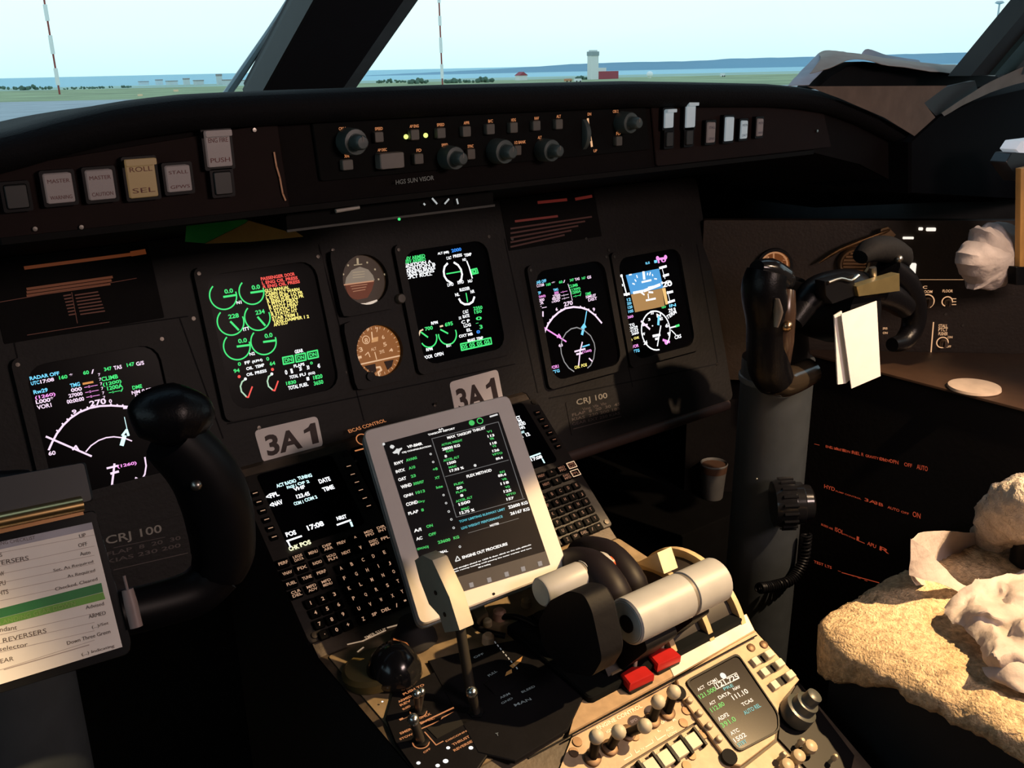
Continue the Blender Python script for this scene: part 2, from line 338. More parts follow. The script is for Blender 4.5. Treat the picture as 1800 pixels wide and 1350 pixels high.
# red and white lattice masts (drawn as banded poles)
MW = mat('mast_white', (0.95, 0.95, 0.95), 0.6); MR = mat('mast_red', (0.32, 0.06, 0.05), 0.6)
def mast(label, base, topx, bands, rw, rr_):
    c = gp(*base); t = T('banded_mast', label, 'mast', c, 'red and white airfield masts'); D = depth(c)
    def pt(y): return c+V((0, 0, 1))*((atY(base[0]+(topx-base[0])*(base[1]-y)/base[1], y, c.y)-c).z)
    w = MB(); r = MB(); y0 = base[1]
    for y1, isred in bands:
        (r if isred else w).cyl(pt(y0), pt(y1), (rr_ if isred else rw)*D/FPX, seg=10); y0 = y1
    M('white_section', w, MW, t); M('red_section', r, MR, t)
mast('tall red and white banded mast on the grass at far left', (105, 166), 85, [(150, True), (120, False), (95, True), (62, False), (37, True), (8, False), (-20, True), (-60, False)], 3.4, 1.6)
mast('tall red and white banded mast right of the central windscreen post', (778, 152), 771, [(138, True), (113, False), (93, True), (66, False), (45, True), (28, False), (5, True), (-60, False)], 2.8, 1.4)
c = gp(1743, 84+28); D = depth(c); t = T('light_mast', 'thin grey floodlight mast near the right window edge', 'lamp post', c)
tp = V((c.x, c.y, atY(1755, 5, c.y).z)); M('pole', MB().cyl(c, tp, 2.2*D/FPX, 1.6*D/FPX, 8), mat('mast_grey', (.5, .52, .52), .6), t)
M('lamp_head', MB().lathe(tp-V((0, 0, 2*D/FPX)), (0, 0, 1), [(0, 3*D/FPX), (2*D/FPX, 8*D/FPX), (5*D/FPX, 5*D/FPX)], 10), mat('mast_grey', (.5, .52, .52), .6), t)
# control tower with red hall
c = gp(1063, 139); s = depth(c)/FPX; X = lambda px: atY(px, 139, c.y).x
t = T('control_tower', 'small white airfield control tower with a red hall', 'control tower', c)
WT = mat('tower_white', (.78, .78, .76), .7); RB = mat('tower_red', (.36, .06, .08), .7)
xa, xb, xc_ = X(1039), X(1052), X(1087); g = c.z; dy = 10*s
M('shaft', MB().box(xa, xb, c.y, c.y+dy, g, g+40*s), WT, t)
M('cab', MB().box(xa-.5*s, xb+.5*s, c.y-s, c.y+dy+s, g+39*s, g+46*s), mat('tower_glass', (.30, .36, .38), .3), t)
M('roof_cap', MB().box(xa+2*s, xb-2*s, c.y+s, c.y+dy-s, g+46*s, g+48.5*s), WT, t)
h = M('hall', MB().box(xb, xc_, c.y, c.y+20*s, g, g+13*s), RB, t); M('hall_top', MB().box(xb, xb+20*s, c.y+2*s, c.y+14*s, g+13*s, g+19*s), WT, h)
# farmhouse, dome, vehicles
c = gp(920, 141); s = depth(c)/FPX; t = T('farmhouse', 'small white house with red gable beside the trees', 'house', c)
M('wall', MB().box(c.x-9*s, c.x+9*s, c.y, c.y+12*s, c.z, c.z+8*s), WT, t)
M('roof', MB().add([V((c.x-10*s, c.y-s, c.z+8*s)), V((c.x+10*s, c.y-s, c.z+8*s)), V((c.x, c.y-s, c.z+14*s)), V((c.x-10*s, c.y+13*s, c.z+8*s)), V((c.x+10*s, c.y+13*s, c.z+8*s)), V((c.x, c.y+13*s, c.z+14*s))], [(0, 1, 2), (5, 4, 3), (1, 4, 5, 2), (3, 0, 2, 5), (0, 3, 4, 1)]), RB, t)
c = gp(1142, 137); s = depth(c)/FPX; t = T('radar_dome', 'small white ball shaped dome right of the control tower', 'dome', c)
M('base', MB().cyl(c, c+V((0, 0, 2*s)), 3*s), WT, t); M('dome', MB().sphere(c+V((0, 0, 6*s)), 5.5*s), mat('dome_white', (.95, .95, .95), .6), t)
for x, w, m, l in ((1000, 14, mat('van_orange', (.55, .25, .12), .6), 'orange service van left of the control tower'), (1017, 14, WT, 'white service van beside the orange one'), (1272, 8, WT, 'tiny white car on the grass right of the dome')):
    c = gp(x, 144 if x < 1100 else 135); s = depth(c)/FPX; t = T('service_van', l, 'van', c, 'vehicles parked on the airfield')
    M('body', MB().box(c.x-w*s/2, c.x+w*s/2, c.y, c.y+5*s, c.z+s, c.z+5.5*s, .8*s), m, t)
    for sx in (-.3, .3): M('wheel', MB().cyl(V((c.x+w*s*sx, c.y-.3*s, c.z+1.2*s)), V((c.x+w*s*sx, c.y+.7*s, c.z+1.2*s)), 1.2*s), BLACKM, t)
for i, (x, y) in enumerate(((310, 161), (247, 169), (890, 157))):
    c = gp(x, y); s = depth(c)/FPX; M('runway_marker', MB().box(c.x-4*s, c.x+4*s, c.y, c.y+3*s, c.z, c.z+3.5*s, .5*s), mat('marker_orange', (.9, .62, .40), .6), label=['small orange runway marker on the grass right of the left mast', 'small pale runway marker at the apron edge', 'small pale marker on the grass just above the glareshield'][i], category='marker', group='runway markers')

# cockpit shell
SHELL = mat('cockpit_lining', (0.05, 0.05, 0.05), 0.9); TRIMD = mat('post_trim_dark', (0.008, 0.010, 0.015), 0.7, bump=.1); TRIMG = mat('post_trim_grey', (0.10, 0.14, 0.16), 0.6)
struct('floor', MB().box(-1.2, 1.3, -2.4, 0.6, -1.2, -1.15), SHELL)
struct('ceiling', MB().box(-1.2, 1.3, -2.4, -0.30, 0.76, 0.80), SHELL)
struct('wall_back', MB().box(-1.2, 1.3, -2.45, -2.4, -1.2, 0.8), SHELL)
struct('wall_left', MB().box(-1.25, -1.2, -2.4, 0.6, -1.2, 0.18).box(-1.25, -1.2, -2.4, -1.3, .18, .8).box(-1.25, -1.2, -1.3, 0.0, .62, .8), SHELL)
struct('wall_right', MB().box(1.3, 1.35, -2.4, 0.6, -1.2, 0.18).box(1.3, 1.35, -2.4, -1.1, .18, .8).box(1.3, 1.35, -1.1, 0.0, .62, .8), SHELL)
struct('wall_front', MB().box(-1.2, 1.3, 0.6, 0.65, -1.2, 0.20).box(-1.2, 1.3, 0.26, 0.6, 0.14, 0.17), SHELL)
# centre post, V shaped
pb = atX(535, 160, 0); pt_ = atX(635, 0, 0); dr = (pt_-pb).normalized(); pe = pb+dr*0.62; ps = pb-dr*0.06
def bar(A, B, wv, dv): # box beam with width vector and depth vector
    A, B, wv, dv = V(A), V(B), V(wv), V(dv); b = MB()
    return b.add([A-wv, A+wv, A+wv+dv, A-wv+dv, B-wv, B+wv, B+wv+dv, B-wv+dv], [(0, 1, 2, 3), (7, 6, 5, 4), (0, 4, 5, 1), (1, 5, 6, 2), (2, 6, 7, 3), (3, 7, 4, 0)])
dn = V((0, -dr.z, dr.y)); dn = dn if dn.y > 0 else -dn
struct('trim_1', bar(ps, pe, (0.062, 0, 0), dn*0.05), TRIMD)
struct('trim_2', bar(ps+V((.0735, 0, .0)), pe+V((.0735, 0, 0)), (0.011, 0, 0), dn*0.03), TRIMG)
struct('trim_3', bar(ps-V((.0642, 0, .0)), pe-V((.0642, 0, 0)), (0.0025, 0, 0), dn*0.04), mat('post_seal', (0.012, 0.016, 0.018), 0.6))
GL = bpy.data.materials.new('windscreen_glass'); GL.use_nodes = True; nt = GL.node_tree; nt.nodes.clear(); N = nt.nodes.new; L = nt.links.new
o_, mx, tr, gl, fr_ = N('ShaderNodeOutputMaterial'), N('ShaderNodeMixShader'), N('ShaderNodeBsdfTransparent'), N('ShaderNodeBsdfGlossy'), N('ShaderNodeLayerWeight')
nz = N('ShaderNodeTexNoise'); nz.inputs['Scale'].default_value = 1.5; cr = N('ShaderNodeValToRGB'); L(nz.outputs[0], cr.inputs[0]); cr.color_ramp.elements[0].color = (.97, .99, .99, 1); cr.color_ramp.elements[1].color = (1, 1, 1, 1); L(cr.outputs[0], tr.inputs[0])
gl.inputs['Roughness'].default_value = 0.05; fr_.inputs[0].default_value = .03; L(fr_.outputs['Facing'], mx.inputs[0]); L(tr.outputs[0], mx.inputs[1]); L(gl.outputs[0], mx.inputs[2]); L(mx.outputs[0], o_.inputs[0])
for i, s in enumerate((-1, 1)):
    A = V((s*.09, ps.y+.02, ps.z+.0)); B = V((s*.09, pe.y+.02, pe.z)); C = V((s*1.15, pe.y-.5, pe.z-.02)); D_ = V((s*1.28, ps.y-.42, ps.z-.03))
    n = (B-A).cross(D_-A).normalized()*.004; b = MB().add([A, B, C, D_, A+n, B+n, C+n, D_+n], [(0, 1, 2, 3), (7, 6, 5, 4), (0, 4, 5, 1), (1, 5, 6, 2), (2, 6, 7, 3), (3, 7, 4, 0)])
    struct('window_%d' % (i+1), b, GL)
# right windscreen side post
a = atY(1716, 122, -.36); b_ = atY(1800, 22, -.42); d = (b_-a); e2 = a+d*2.6; s2 = a-d*.12
struct('trim_4', bar(s2+V((.028, 0, 0)), e2+V((.028, 0, 0)), (.028, 0, 0), (0, .04, 0)), mat('side_post_black', (.01, .012, .014), .6))
struct('trim_5', bar(s2+V((.085, -.01, 0)), e2+V((.085, -.01, 0)), (.028, 0, 0), (0, .04, 0)), mat('side_post_teal', (.03, .07, .08), .6))
struct('trim_6', bar(s2+V((.17, -.03, 0)), e2+V((.17, -.03, 0)), (.055, 0, 0), (0, .04, 0)), TRIMG)
struct('trim_7', MB().prism(Fr((0, -.34, 0), (1, 0, 0), (0, 0, 1)), ccw2([(lambda p: (p.x, p.z))(atY(x, y, -.34)) for x, y in ((1600, 250), (1650, 205), (1730, 172), (1800, 156), (1960, 120), (1960, 360), (1600, 340))]), -.30, 0, .004), mat('side_sill_black', (.003, .003, .004), .9, spec=.05))
# wiper outside the left windscreen
P = [atY(x, y, .34) for x, y in ((390, 178), (404, 158), (443, 100), (476, 50), (508, 0), (545, -60))]
t = T('windscreen_wiper', 'slim grey windscreen wiper left of the centre post', 'wiper', P[0])
M('arm', MB().tube(P, [.0115, .0115, .0095, .0075, .0075, .0075], 8, .6, 3), mat('wiper_grey', (.20, .25, .27), .5), t)
P2 = [p+V((.008, 0, .004)) for p in P[1:5]]; M('blade', MB().tube(P2, .004, 6, 1, 2), BLACKM, t)

# ================================================================== glareshield
ZC = [(-1.15, .19), (-.89, .215), (-.72, .25), (-.57, .27), (-.489, .2815), (-.44, .293), (-.39, .302), (-.33, .307), (-.26, .308), (-.03, .308), (.25, .305), (.39, .300), (.50, .2955), (.57, .290), (.65, .279), (.72, .262), (.80, .236), (.89, .205), (1.0, .185), (1.2, .16)]
ZB = [(-1.15, .12), (-.9, .16), (-.7, .185), (-.5, .19), (.45, .19), (.6, .197), (.75, .165), (.89, .115), (1.2, .06)]
xs = [-1.15+2.35*i/94 for i in range(95)]
t = T('glareshield', 'wide black padded glareshield along the top of the instrument panel', 'glareshield', V((0, -.3, .19)))
rows = []
for x in xs:
    zc = lerp_tab(ZC, x); zf = max(lerp_tab(ZB, x)+.004, zc-.028)
    rows.append([V((x, -.296, zf-.004)), V((x, -.312, zf-.003)), V((x, -.322, zf+.006)), V((x, -.324, zc-.012)), V((x, -.316, zc-.003)), V((x, -.300, zc)), V((x, -.27, zc+.0005)), V((x, -.20, zc-.004)), V((x, 0, zc-.014)), V((x, .10, min(zc-.02, .285))), V((x, .28, min(zc-.05, .24)))])
M('pad', MB().grid(rows), PAD, t, ang=60)
b = MB(); b.grid([[V((x, -.300, lerp_tab(ZB, x))), V((x, -.300, max(lerp_tab(ZB, x)+.004, lerp_tab(ZC, x)-.028)))] for x in xs], .0006); M('face_panel', b, mat('glareshield_face', (0.0045, 0.003, 0.003), .75, bump=.15, spec=.08), t)
b = MB(); b.grid([[V((x, -.296, lerp_tab(ZB, x))), V((x, -.18, lerp_tab(ZB, x)-.012)), V((x, .03, min(.125, lerp_tab(ZB, x)-.04))), V((x, .10, min(.12, lerp_tab(ZB, x)-.05)))] for x in xs]); M('underside', b, mat('glareshield_underside', (.006, .006, .007), .8, spec=.1), t)
b = MB(); b.rr(GF, -.505, .62, -.0, .006, 0, .006, 0, .001); M('lower_trim', b, PANELD, t)
# shallow visor tray under the middle
tr_ = M('visor_tray', MB().box(-.235, .03, -.285, -.16, .168, .186, .003), FCB, t)
M('tray_edge', MB().box(-.236, .031, -.287, -.285, .1675, .170), mat('tray_edge_grey', (.035, .035, .032), .6), tr_)
M('tray_strip', MB().cyl(atY(590, 371, -.292), atY(631, 364, -.292), .0022), mat('grey_strip', (.35, .33, .30), .5), tr_)  # pale bar along the tray front
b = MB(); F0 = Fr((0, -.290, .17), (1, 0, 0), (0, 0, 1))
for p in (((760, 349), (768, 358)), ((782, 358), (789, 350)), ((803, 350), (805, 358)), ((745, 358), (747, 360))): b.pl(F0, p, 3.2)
M('tray_reflection', b, em('pale_reflection', (.8, .85, .85), .5), tr_)  # reflection drawn as glowing strokes on the tray front
b = MB(); z = Zm(480, 160, 5); b.text(GF.up(.0065), 'HGS SUN VISOR', z(1080, 822), z(1415, 780), 8); M('face_lettering', b, mat('grey_print2', (.10, .10, .095), .7, emit=(.5, .5, .45), est=.06), t)
b = MB(); b.pl(GF.up(.0062), [(482, 268), (486, 292), (492, 312), (497, 340), (502, 352)], 3); M('seam_scratch', b, mat('scratched_edge', (.30, .15, .08), .5, emit=(.5, .2, .08), est=.12), t)
for x, y in ((59, 401), (140, 398), (443, 228), (1431, 230)): M('screw', MB().lathe(GF.P(*GF.at(x, y), .0055), GF.n, [(0, .0022), (.001, .002), (.0011, .0001)], 10), STEEL, t)

def plate(fr, px4, h0, h1, r, ch=.001):
    return MB().prism(fr, rpoly(ccw([fr.at(*p) for p in px4]), r), h0, h1, ch)
def capbtn(fr, cx, cy, w, h, h0, h1, lean=0):     # a push button by its photo centre and size
    a, b_ = fr.at(cx, cy, h1); W = fr.m(cx, cy, w)/1.25; H = fr.m(cx, cy, h)
    return MB().rr(fr, a-W/2, a+W/2, b_-H/2, b_+H/2, h0, h1, .0015, .0008), (a, b_, W, H)
# warning panels
def warnpanel(name, label, px4, btns):
    tt = T(name, label, 'warning panel', GF.P(*GF.at(*px4[3])))
    M('panel_plate', plate(GF, px4, 0.001, .004, .004), mat('warning_plate', (.010, .0045, .004), .7, spec=.12), tt)
    for (cx, cy, w, h, m, lines, col, covered) in btns:
        b, (a, b_, W, H) = capbtn(GF, cx, cy, w, h, .004, .013); o = M('annunciator_button', b, m, tt)
        M('button_bezel', MB().hole(GF, rrect(a-W/2-.003, a+W/2+.003, b_-H/2-.003, b_+H/2+.003, .002), rrect(a-W/2-.0006, a+W/2+.0006, b_-H/2-.0006, b_+H/2+.0006, .002), .004, .011), BLACK, o)
        tb = MB()
        for i, s in enumerate(lines):
            n = len(lines); tb.text2(GF, s, (a-W*.40, b_+H*(.26-.56*(i/(max(n-1, 1)))-.07)), (1, 0), W*.8, H*.13, .0134)
        if lines: M('button_lettering', tb, col, o)
        if covered: M('guard_cover', MB().rr(GF, a-W/2-.001, a+W/2+.001, b_+H*.36, b_+H/2+.001, .013, .018, .001, .0005), m, o)
RT_ = mat('red_brown_print', (.12, .03, .03), .7); BT_ = mat('blue_black_print', (.03, .03, .07), .7)
DARKB = mat('unlit_cap', (.022, .022, .022), .5)
warnpanel('left_warning_panel', 'left glareshield panel with five dim warning buttons in a row', [(-30, 300), (485, 215), (508, 372), (-30, 432)],
    [(105, 331, 56, 50, BTN, ['MASTER', 'WARNING'], RT_, 0), (178, 325, 55, 50, BTN, ['MASTER', 'CAUTION'], RT_, 0), (250, 314, 60, 64, BTNY, ['ROLL', 'SEL'], RT_, 1), (315, 314, 52, 44, BTN, ['STALL', 'GPWS'], RT_, 0), (385, 262, 54, 60, BTN, ['ENG FIRE', 'PUSH'], RT_, 1), (393, 322, 38, 38, DARKB, [], RT_, 0), (30, 346, 44, 40, DARKB, [], RT_, 0)])
warnpanel('right_warning_panel', 'right glareshield panel with six small pale warning buttons', [(1140, 172), (1440, 178), (1458, 258), (1150, 292)],
    [(1177, 209, 26, 30, BTNB, [], BT_, 1), (1215, 202, 28, 42, BTNB, [], BT_, 1), (1251, 233, 24, 34, BTN, ['STALL', 'GPWS'], BT_, 0), (1283, 227, 26, 40, BTNB, [], BT_, 0), (1309, 228, 20, 30, BTNB, ['MSTR', 'CAUT'], BT_, 0), (1337, 224, 18, 29, BTN, ['MSTR', 'WARN'], BT_, 0), (1178, 245, 20, 24, DARKB, [], BT_, 0), (1213, 242, 20, 24, DARKB, [], BT_, 0)])
# autopilot panel
t = T('autopilot_panel', 'central flight control panel with rotary knobs and small grey mode buttons', 'control panel', GF.P(*GF.at(520, 370)))
M('panel_plate', plate(GF, [(545, 215), (1128, 170), (1140, 262), (560, 318)], 0.001, .0045, .003), FCB, t)
z4 = Zm(480, 160, 5); z5 = Zm(760, 150, 5)
btn = [(z4(935, 405), 22, 18, z4(910, 330), 'SPEED'), (z4(1250, 385), 22, 18, z4(1220, 308), 'AP ENG'), (z4(1482, 370), 22, 18, z4(1452, 296), 'SPEED'), (z4(1705, 356), 22, 18, z4(1680, 280), 'APPR'), (z5(515, 386), 22, 18, z5(490, 314), 'B/C'), (z5(720, 372), 21, 18, z5(692, 304), 'HDG'),
       (z5(920, 355), 21, 17, z5(895, 290), 'NAV'), (z5(1118, 342), 20, 17, z5(1088, 274), 'ALT'), (z4(660, 650), 26, 18, z4(630, 570), 'XFR'), (z4(1285, 597), 23, 18, z4(1262, 520), 'FD'), (z5(345, 605), 21, 18, z5(315, 534), 'SYNC'), (z5(755, 572), 19, 17, z5(750, 500), '1/2 BANK'), (z5(1645, 490), 18, 16, z5(1612, 424), 'FD')]
lg = MB()
for (c, w, h, lc, s) in btn:
    b, (a, b_, W, H) = capbtn(GF, c[0], c[1], w, h, .0045, .011); M('mode_button', b, KEYB, t)
    p = GF.at(*lc); Wt = GF.m(lc[0], lc[1], 5.0*max(2, len(s)*.62)); lg.text2(GF, s, (p[0]-Wt/2, p[1]-.0014), (1, 0), Wt, GF.m(lc[0], lc[1], 5.2), .0048, .02)
for lc, s in ((z4(588, 328), 'CRS 1'), (z4(940, 515), 'AP DISC'), (z4(1488, 472), 'SPEED'), (z5(520, 488), 'HDG'), (z5(922, 458), 'ALT'), (z5(1358, 254), 'DN'), (z5(1588, 230), 'CRS 2'), (z5(1410, 575), 'UP')):
    p = GF.at(*lc); Wt = GF.m(lc[0], lc[1], 4.2*max(2, len(s)*.62)); lg.text2(GF, s, (p[0]-Wt/2, p[1]-.0014), (1, 0), Wt, GF.m(lc[0], lc[1], 5.0), .0048, .02)
M('button_legends', lg, EO, t)
def knob(parent, fr, c, rpx, m, h=.020, cap=None, name='rotary_knob'):
    a, b_ = fr.at(*c); A = fr.P(a, b_, .004); r = fr.m(c[0], c[1], rpx)
    k = M(name, MB().lathe(A, fr.n, [(0, r), (h*.75, r*.96), (h*.85, r*.9), (h*.86, r*.62), (h*.9, r*.60)], 20), m, parent)
    M('knob_cap', MB().lathe(A+fr.n*h*.86, fr.n, [(0, r*.58), (h*.55, r*.52), (h*.65, r*.40), (h*.66, .0001)], 16), m, k)
    M('index_line', MB().line(fr, [(a, b_+r*.1), (a, b_+r*.45)], .0012, .004+h*1.53), PRG, k)
for c, r in ((z4(640, 440), 24), (z4(1510, 580), 21), (z5(540, 575), 22), (z5(950, 565), 20), (z5(1640, 325), 19)): knob(t, GF, c, r, KNOBG, .022)
a, b_ = GF.at(*z4(985, 605)); W, H = GF.m(680, 285, 60)/1.25, GF.m(680, 285, 27); M('disengage_bar', MB().rr(GF, a-W/2, a+W/2, b_-H/2, b_+H/2, .0045, .016, .002, .001), mat('grey_bar', (.13, .12, .11), .5), t)
a, b_ = GF.at(*z5(1315, 430)); M('pitch_wheel', MB().lathe(GF.P(a-.004, b_, -.008), (1, 0, 0), [(0, .020), (.001, .022), (.007, .022), (.008, .020)], 28), KNOBG, t)
b = MB(); b.pl(GF.up(.0046), [z5(1370, 300), z5(1405, 520)], 1.6); b.pl(GF.up(.0047), [z5(1367, 295), z5(1370, 340)], 4.5); b.pl(GF.up(.0047), [z5(1397, 495), z5(1402, 535)], 4.5); M('wheel_arrow', b, EOB, t)
for c in (z4(1145, 400), z4(1318, 388)): M('indicator_lamp', MB().sphere(GF.P(*GF.at(*c), .0055), GF.m(c[0], c[1], 4.2)), EYG, t)
M('green_dot_lamp', MB().sphere(GF.P(*GF.at(696, 384), .007), .0016), EG, t)
# two flat pieces in green and amber, added below the glareshield
CF2 = Fr((0, -.10, .15), (1, 0, 0), (0, .35, 1)); z = Zm(0, 0, 2)
t = T('green_amber_patch', 'dim green and amber patch under the glareshield above the left screens', 'card', CF2.P(*CF2.at(430, 420)))
M('green_half', MB().prism(CF2, ccw([CF2.at(*z(*p)) for p in ((650, 850), (655, 790), (760, 755), (900, 748), (860, 785), (720, 855))]), 0, .001), mat('patch_green', (.02, .34, .05), .6), t)
M('amber_half', MB().prism(CF2, ccw([CF2.at(*z(*p)) for p in ((720, 857), (862, 786), (905, 750), (955, 758), (1065, 832), (880, 850))]), 0, .001), mat('patch_amber', (.45, .24, .05), .6), t)

# ================================================================== instrument panel
t = T('instrument_panel', 'dark brown grey main instrument panel carrying the round and square instruments', 'instrument panel', PF.P(0, -.305))
M('face_plate', MB().rr(PF, -1.10, .735, -.305, .128, -.02, 0, .012, .002), PANEL, t)
for q0, q1 in ((.27, .72), (-1.08, -.27)): M('lower_lip', MB().tube([PF.P(q0, -.312, -.008), PF.P(q1, -.312, -.008)], .012, 12), mat('lip_brown', (.05, .03, .025), .5), t)
b = MB()
for px in (((316, 560), (392, 770)), ((560, 430), (640, 740)), ((887, 420), (945, 690)), ((1064, 450), (1112, 680)), ((1225, 430), (1262, 640)), ((20, 600), (330, 556)), ((965, 700), (1260, 640)), ((400, 745), (905, 640)), ((15, 560), (60, 760))):
    b.pl(PF.up(.0004), px, 2.4)
M('panel_seams', b, BLACKM, t)
b = MB()
for x, y in ((585, 440), (702, 557), (606, 655), (712, 640), (455, 752), (900, 420), (1030, 420), (1070, 440), (1240, 430), (1260, 640), (764, 712), (340, 560), (322, 690)): M('screw', MB().lathe(PF.P(*PF.at(x, y)), PF.n, [(0, .003), (.0012, .0028), (.0014, .0001)], 10), mat('dark_screw', (.10, .09, .08), .4, metal=1), t)
def paneltext(name, label, rows, m, mm=None, frp=PF):
    a = [frp.at(*p) for r in rows for p in r[1:3]]; x0 = min(p[0] for p in a)-.006; x1 = max(p[0] for p in a)+.006; y0 = min(p[1] for p in a)-.006; y1 = max(p[1] for p in a)+.010
    tt = T(name, label, 'placard', frp.P((x0+x1)/2, y0)); M('placard_plate', MB().rr(frp, x0, x1, y0, y1, 0.0002, .0012, .002), mm or PANELD, tt)
    for k, mt in enumerate(m if isinstance(m, list) else [m]):
        b = MB()
        for r in rows:
            if (r[4] if len(r) > 4 else 0) == k:
                if r[0]: b.text(frp.up(.0015), r[0], r[1], r[2], r[3])
                else: b.pl(frp.up(.0015), (r[1], r[2]), r[3])
        M('placard_print', b, mt, tt)
paneltext('aircraft_placard', 'grey CRJ 100 placard with a speed table below the right screens',
    [('CRJ 100', (1014, 712), (1068, 699), 13), ('Vmo  Vfe  Vlo', (1024, 722), (1066, 711), 5, 1)] + [(s, (1006, 732+8*i), (1090, 712+8*i), 5, 1) for i, s in enumerate(('FLAP  8  20  30  45', 'KIAS  230 200 185', 'GEAR EXT 250 KIAS'))] + [('', (1008, 754), (1092, 732), 1.2, 1)],
    [mat('grey_letters', (.30, .28, .24), .6), mat('faint_letters', (.09, .07, .065), .6)], PANEL)
paneltext('aircraft_placard', 'grey CRJ 100 placard partly hidden behind the captain yoke',
    [('CRJ 100', (187, 957), (285, 935), 19), ('', (200, 963), (290, 944), 1, 1)] + [(s, (188, 978+13*i), (318, 948+13*i), 7, 1) for i, s in enumerate(('FLAP  8  20  30', 'KIAS 230 200'))] + [('', (200, 1002), (330, 972), 1.4, 1)],
    [mat('grey_letters', (.30, .28, .24), .6), mat('faint_letters', (.09, .07, .065), .6)], PANEL)
z = Zm(0, 380, 5)
rw = [('', z(220, 455), z(1270, 320), 6), ('', z(1160, 330), z(1270, 312), 9)]
for i in range(3): rw.append(('', z(240, 640+30*i), z(985-10*i, 535+30*i), 4.6))
for i in range(7): rw.append(('', z(560+8*i, 700+28*i), z(620+8*i, 690+28*i), 2.4, 1)); rw.append(('', z(660+8*i, 695+28*i), z(860+10*i, 665+28*i), 2.2, 1))
rw += [('', z(0, 755), z(1200, 545), 1.2, 1), ('', z(240, 1045), z(960, 930), 1.2, 1), ('', z(630, 670), z(680, 940), 1.2, 1)]
paneltext('stroke_rows', 'faint orange rows of strokes on a dark plate above the left navigation screen', rw, [ERD, em('legend_red_faint', (.5, .10, .04), .09)])  # rows of coloured strokes on a dark plate
z = Zm(760, 150, 5); rw = [('', z(930, 1030), z(1180, 1005), 5), ('', z(1260, 1000), z(1400, 975), 5), ('', z(730, 1195), z(1100, 1150), 4)]
for i in range(5): rw.append(('', (898, 402+8*i), (1040-12*i, 381+8*i), 3, 1))
paneltext('stroke_rows', 'faint red rows of strokes on a dark plate above the right navigation screen', rw, [em('legend_red_faint2', (.7, .06, .04), .10), em('legend_red_faint3', (.45, .07, .04), .05)])
# 3A1 stickers
def sticker(label, px, tl, tr2):
    if px: pts = [PF.at(*p) for p in px]
    else:
        u, v = PF.at(*tl); u2, v2 = PF.at(*tr2); w = u2-u; pts = [(u, v), (u2, v2), (u2, v2-.058), (u, v-.058)]
    w = pts[1][0]-pts[0][0]; tt = T('seat_row_sticker', label, 'sticker', PF.P(*pts[3])); F2 = PF.up(.0008)
    M('sticker_base', MB().prism(PF, rpoly(ccw(pts), .007), .0002, .0012), mat('sticker_white', (.84, .77, .73), .6, noise_=.03), tt)
    e = V((pts[1][0]-pts[0][0], pts[1][1]-pts[0][1])).normalized(); hh = sqrt((pts[3][0]-pts[0][0])**2+(pts[3][1]-pts[0][1])**2)
    a = (pts[3][0]+w*.09-e.y*hh*.17, pts[3][1]+e.x*hh*.17); b = MB()
    b.text2(F2, '3A', a, (e.x, e.y), w*.55, hh*.64, .0007, .035); o1 = (a[0]+e.x*w*.71, a[1]+e.y*w*.71); S = w*.12; Hh = hh*.64
    b.add([F2.P(o1[0]+e.x*x*S-e.y*y*Hh, o1[1]+e.y*x*S+e.x*y*Hh, .0007) for x, y in ((0, 0), (.9, 0), (.9, 1), (.25, 1), (-.1, .86), (-.8, .76), (-.8, .60), (0, .66))], [(0, 1, 2, 3, 4, 7), (4, 5, 6, 7)]); M('sticker_lettering', b, mat('brown_black_ink', (.03, .012, .01), .6), tt)
sticker('white 3A1 sticker under the left engine screen', [(446, 757), (557, 731), (568, 784), (462, 813)], None, None)
sticker('white 3A1 sticker above the top edge of the white tablet', None, (789, 672), (874, 649))

# ------------------------------------------------------------------ displays
def display(label, px, cols, fills=()):
    q = [PF.at(*p) for p in px]; u0_ = (q[0][0]+q[3][0])/2; u1_ = (q[1][0]+q[2][0])/2; v1 = (q[0][1]+q[1][1])/2; v0 = (q[2][1]+q[3][1])/2
    t = T('flight_display', label, 'display screen', PF.P((u0_+u1_)/2, v0-.012), 'cockpit display screens')
    M('bezel', MB().hole(PF, rrect(u0_-.013, u1_+.013, v0-.012, v1+.012, .010), rrect(u0_, u1_, v0, v1, .022), 0.0003, .009), PANEL, t)
    s = M('screen', MB().rr(PF, u0_-.001, u1_+.001, v0-.001, v1+.001, .0005, .003, .02), GLASS, t)
    for i, sx in enumerate((u0_-.0065, u1_+.0065)): M('bezel_screw', MB().lathe(PF.P(sx, v1+.004, .009), PF.n, [(0, .0028), (.001, .0026), (.0011, .0001)], 10), mat('dark_screw', (.10, .09, .08), .4, metal=1), t)
    for nm, b, m in cols: M(nm, b, m, s)
    return t
SFp = PF.up(.0034)
def TX(b, z, l, bold=.03):
    for s, x0, y0, x1, y1, h in l: b.text(SFp, s, z(x0, y0), z(x1, y1), h/ZK, bold=bold)
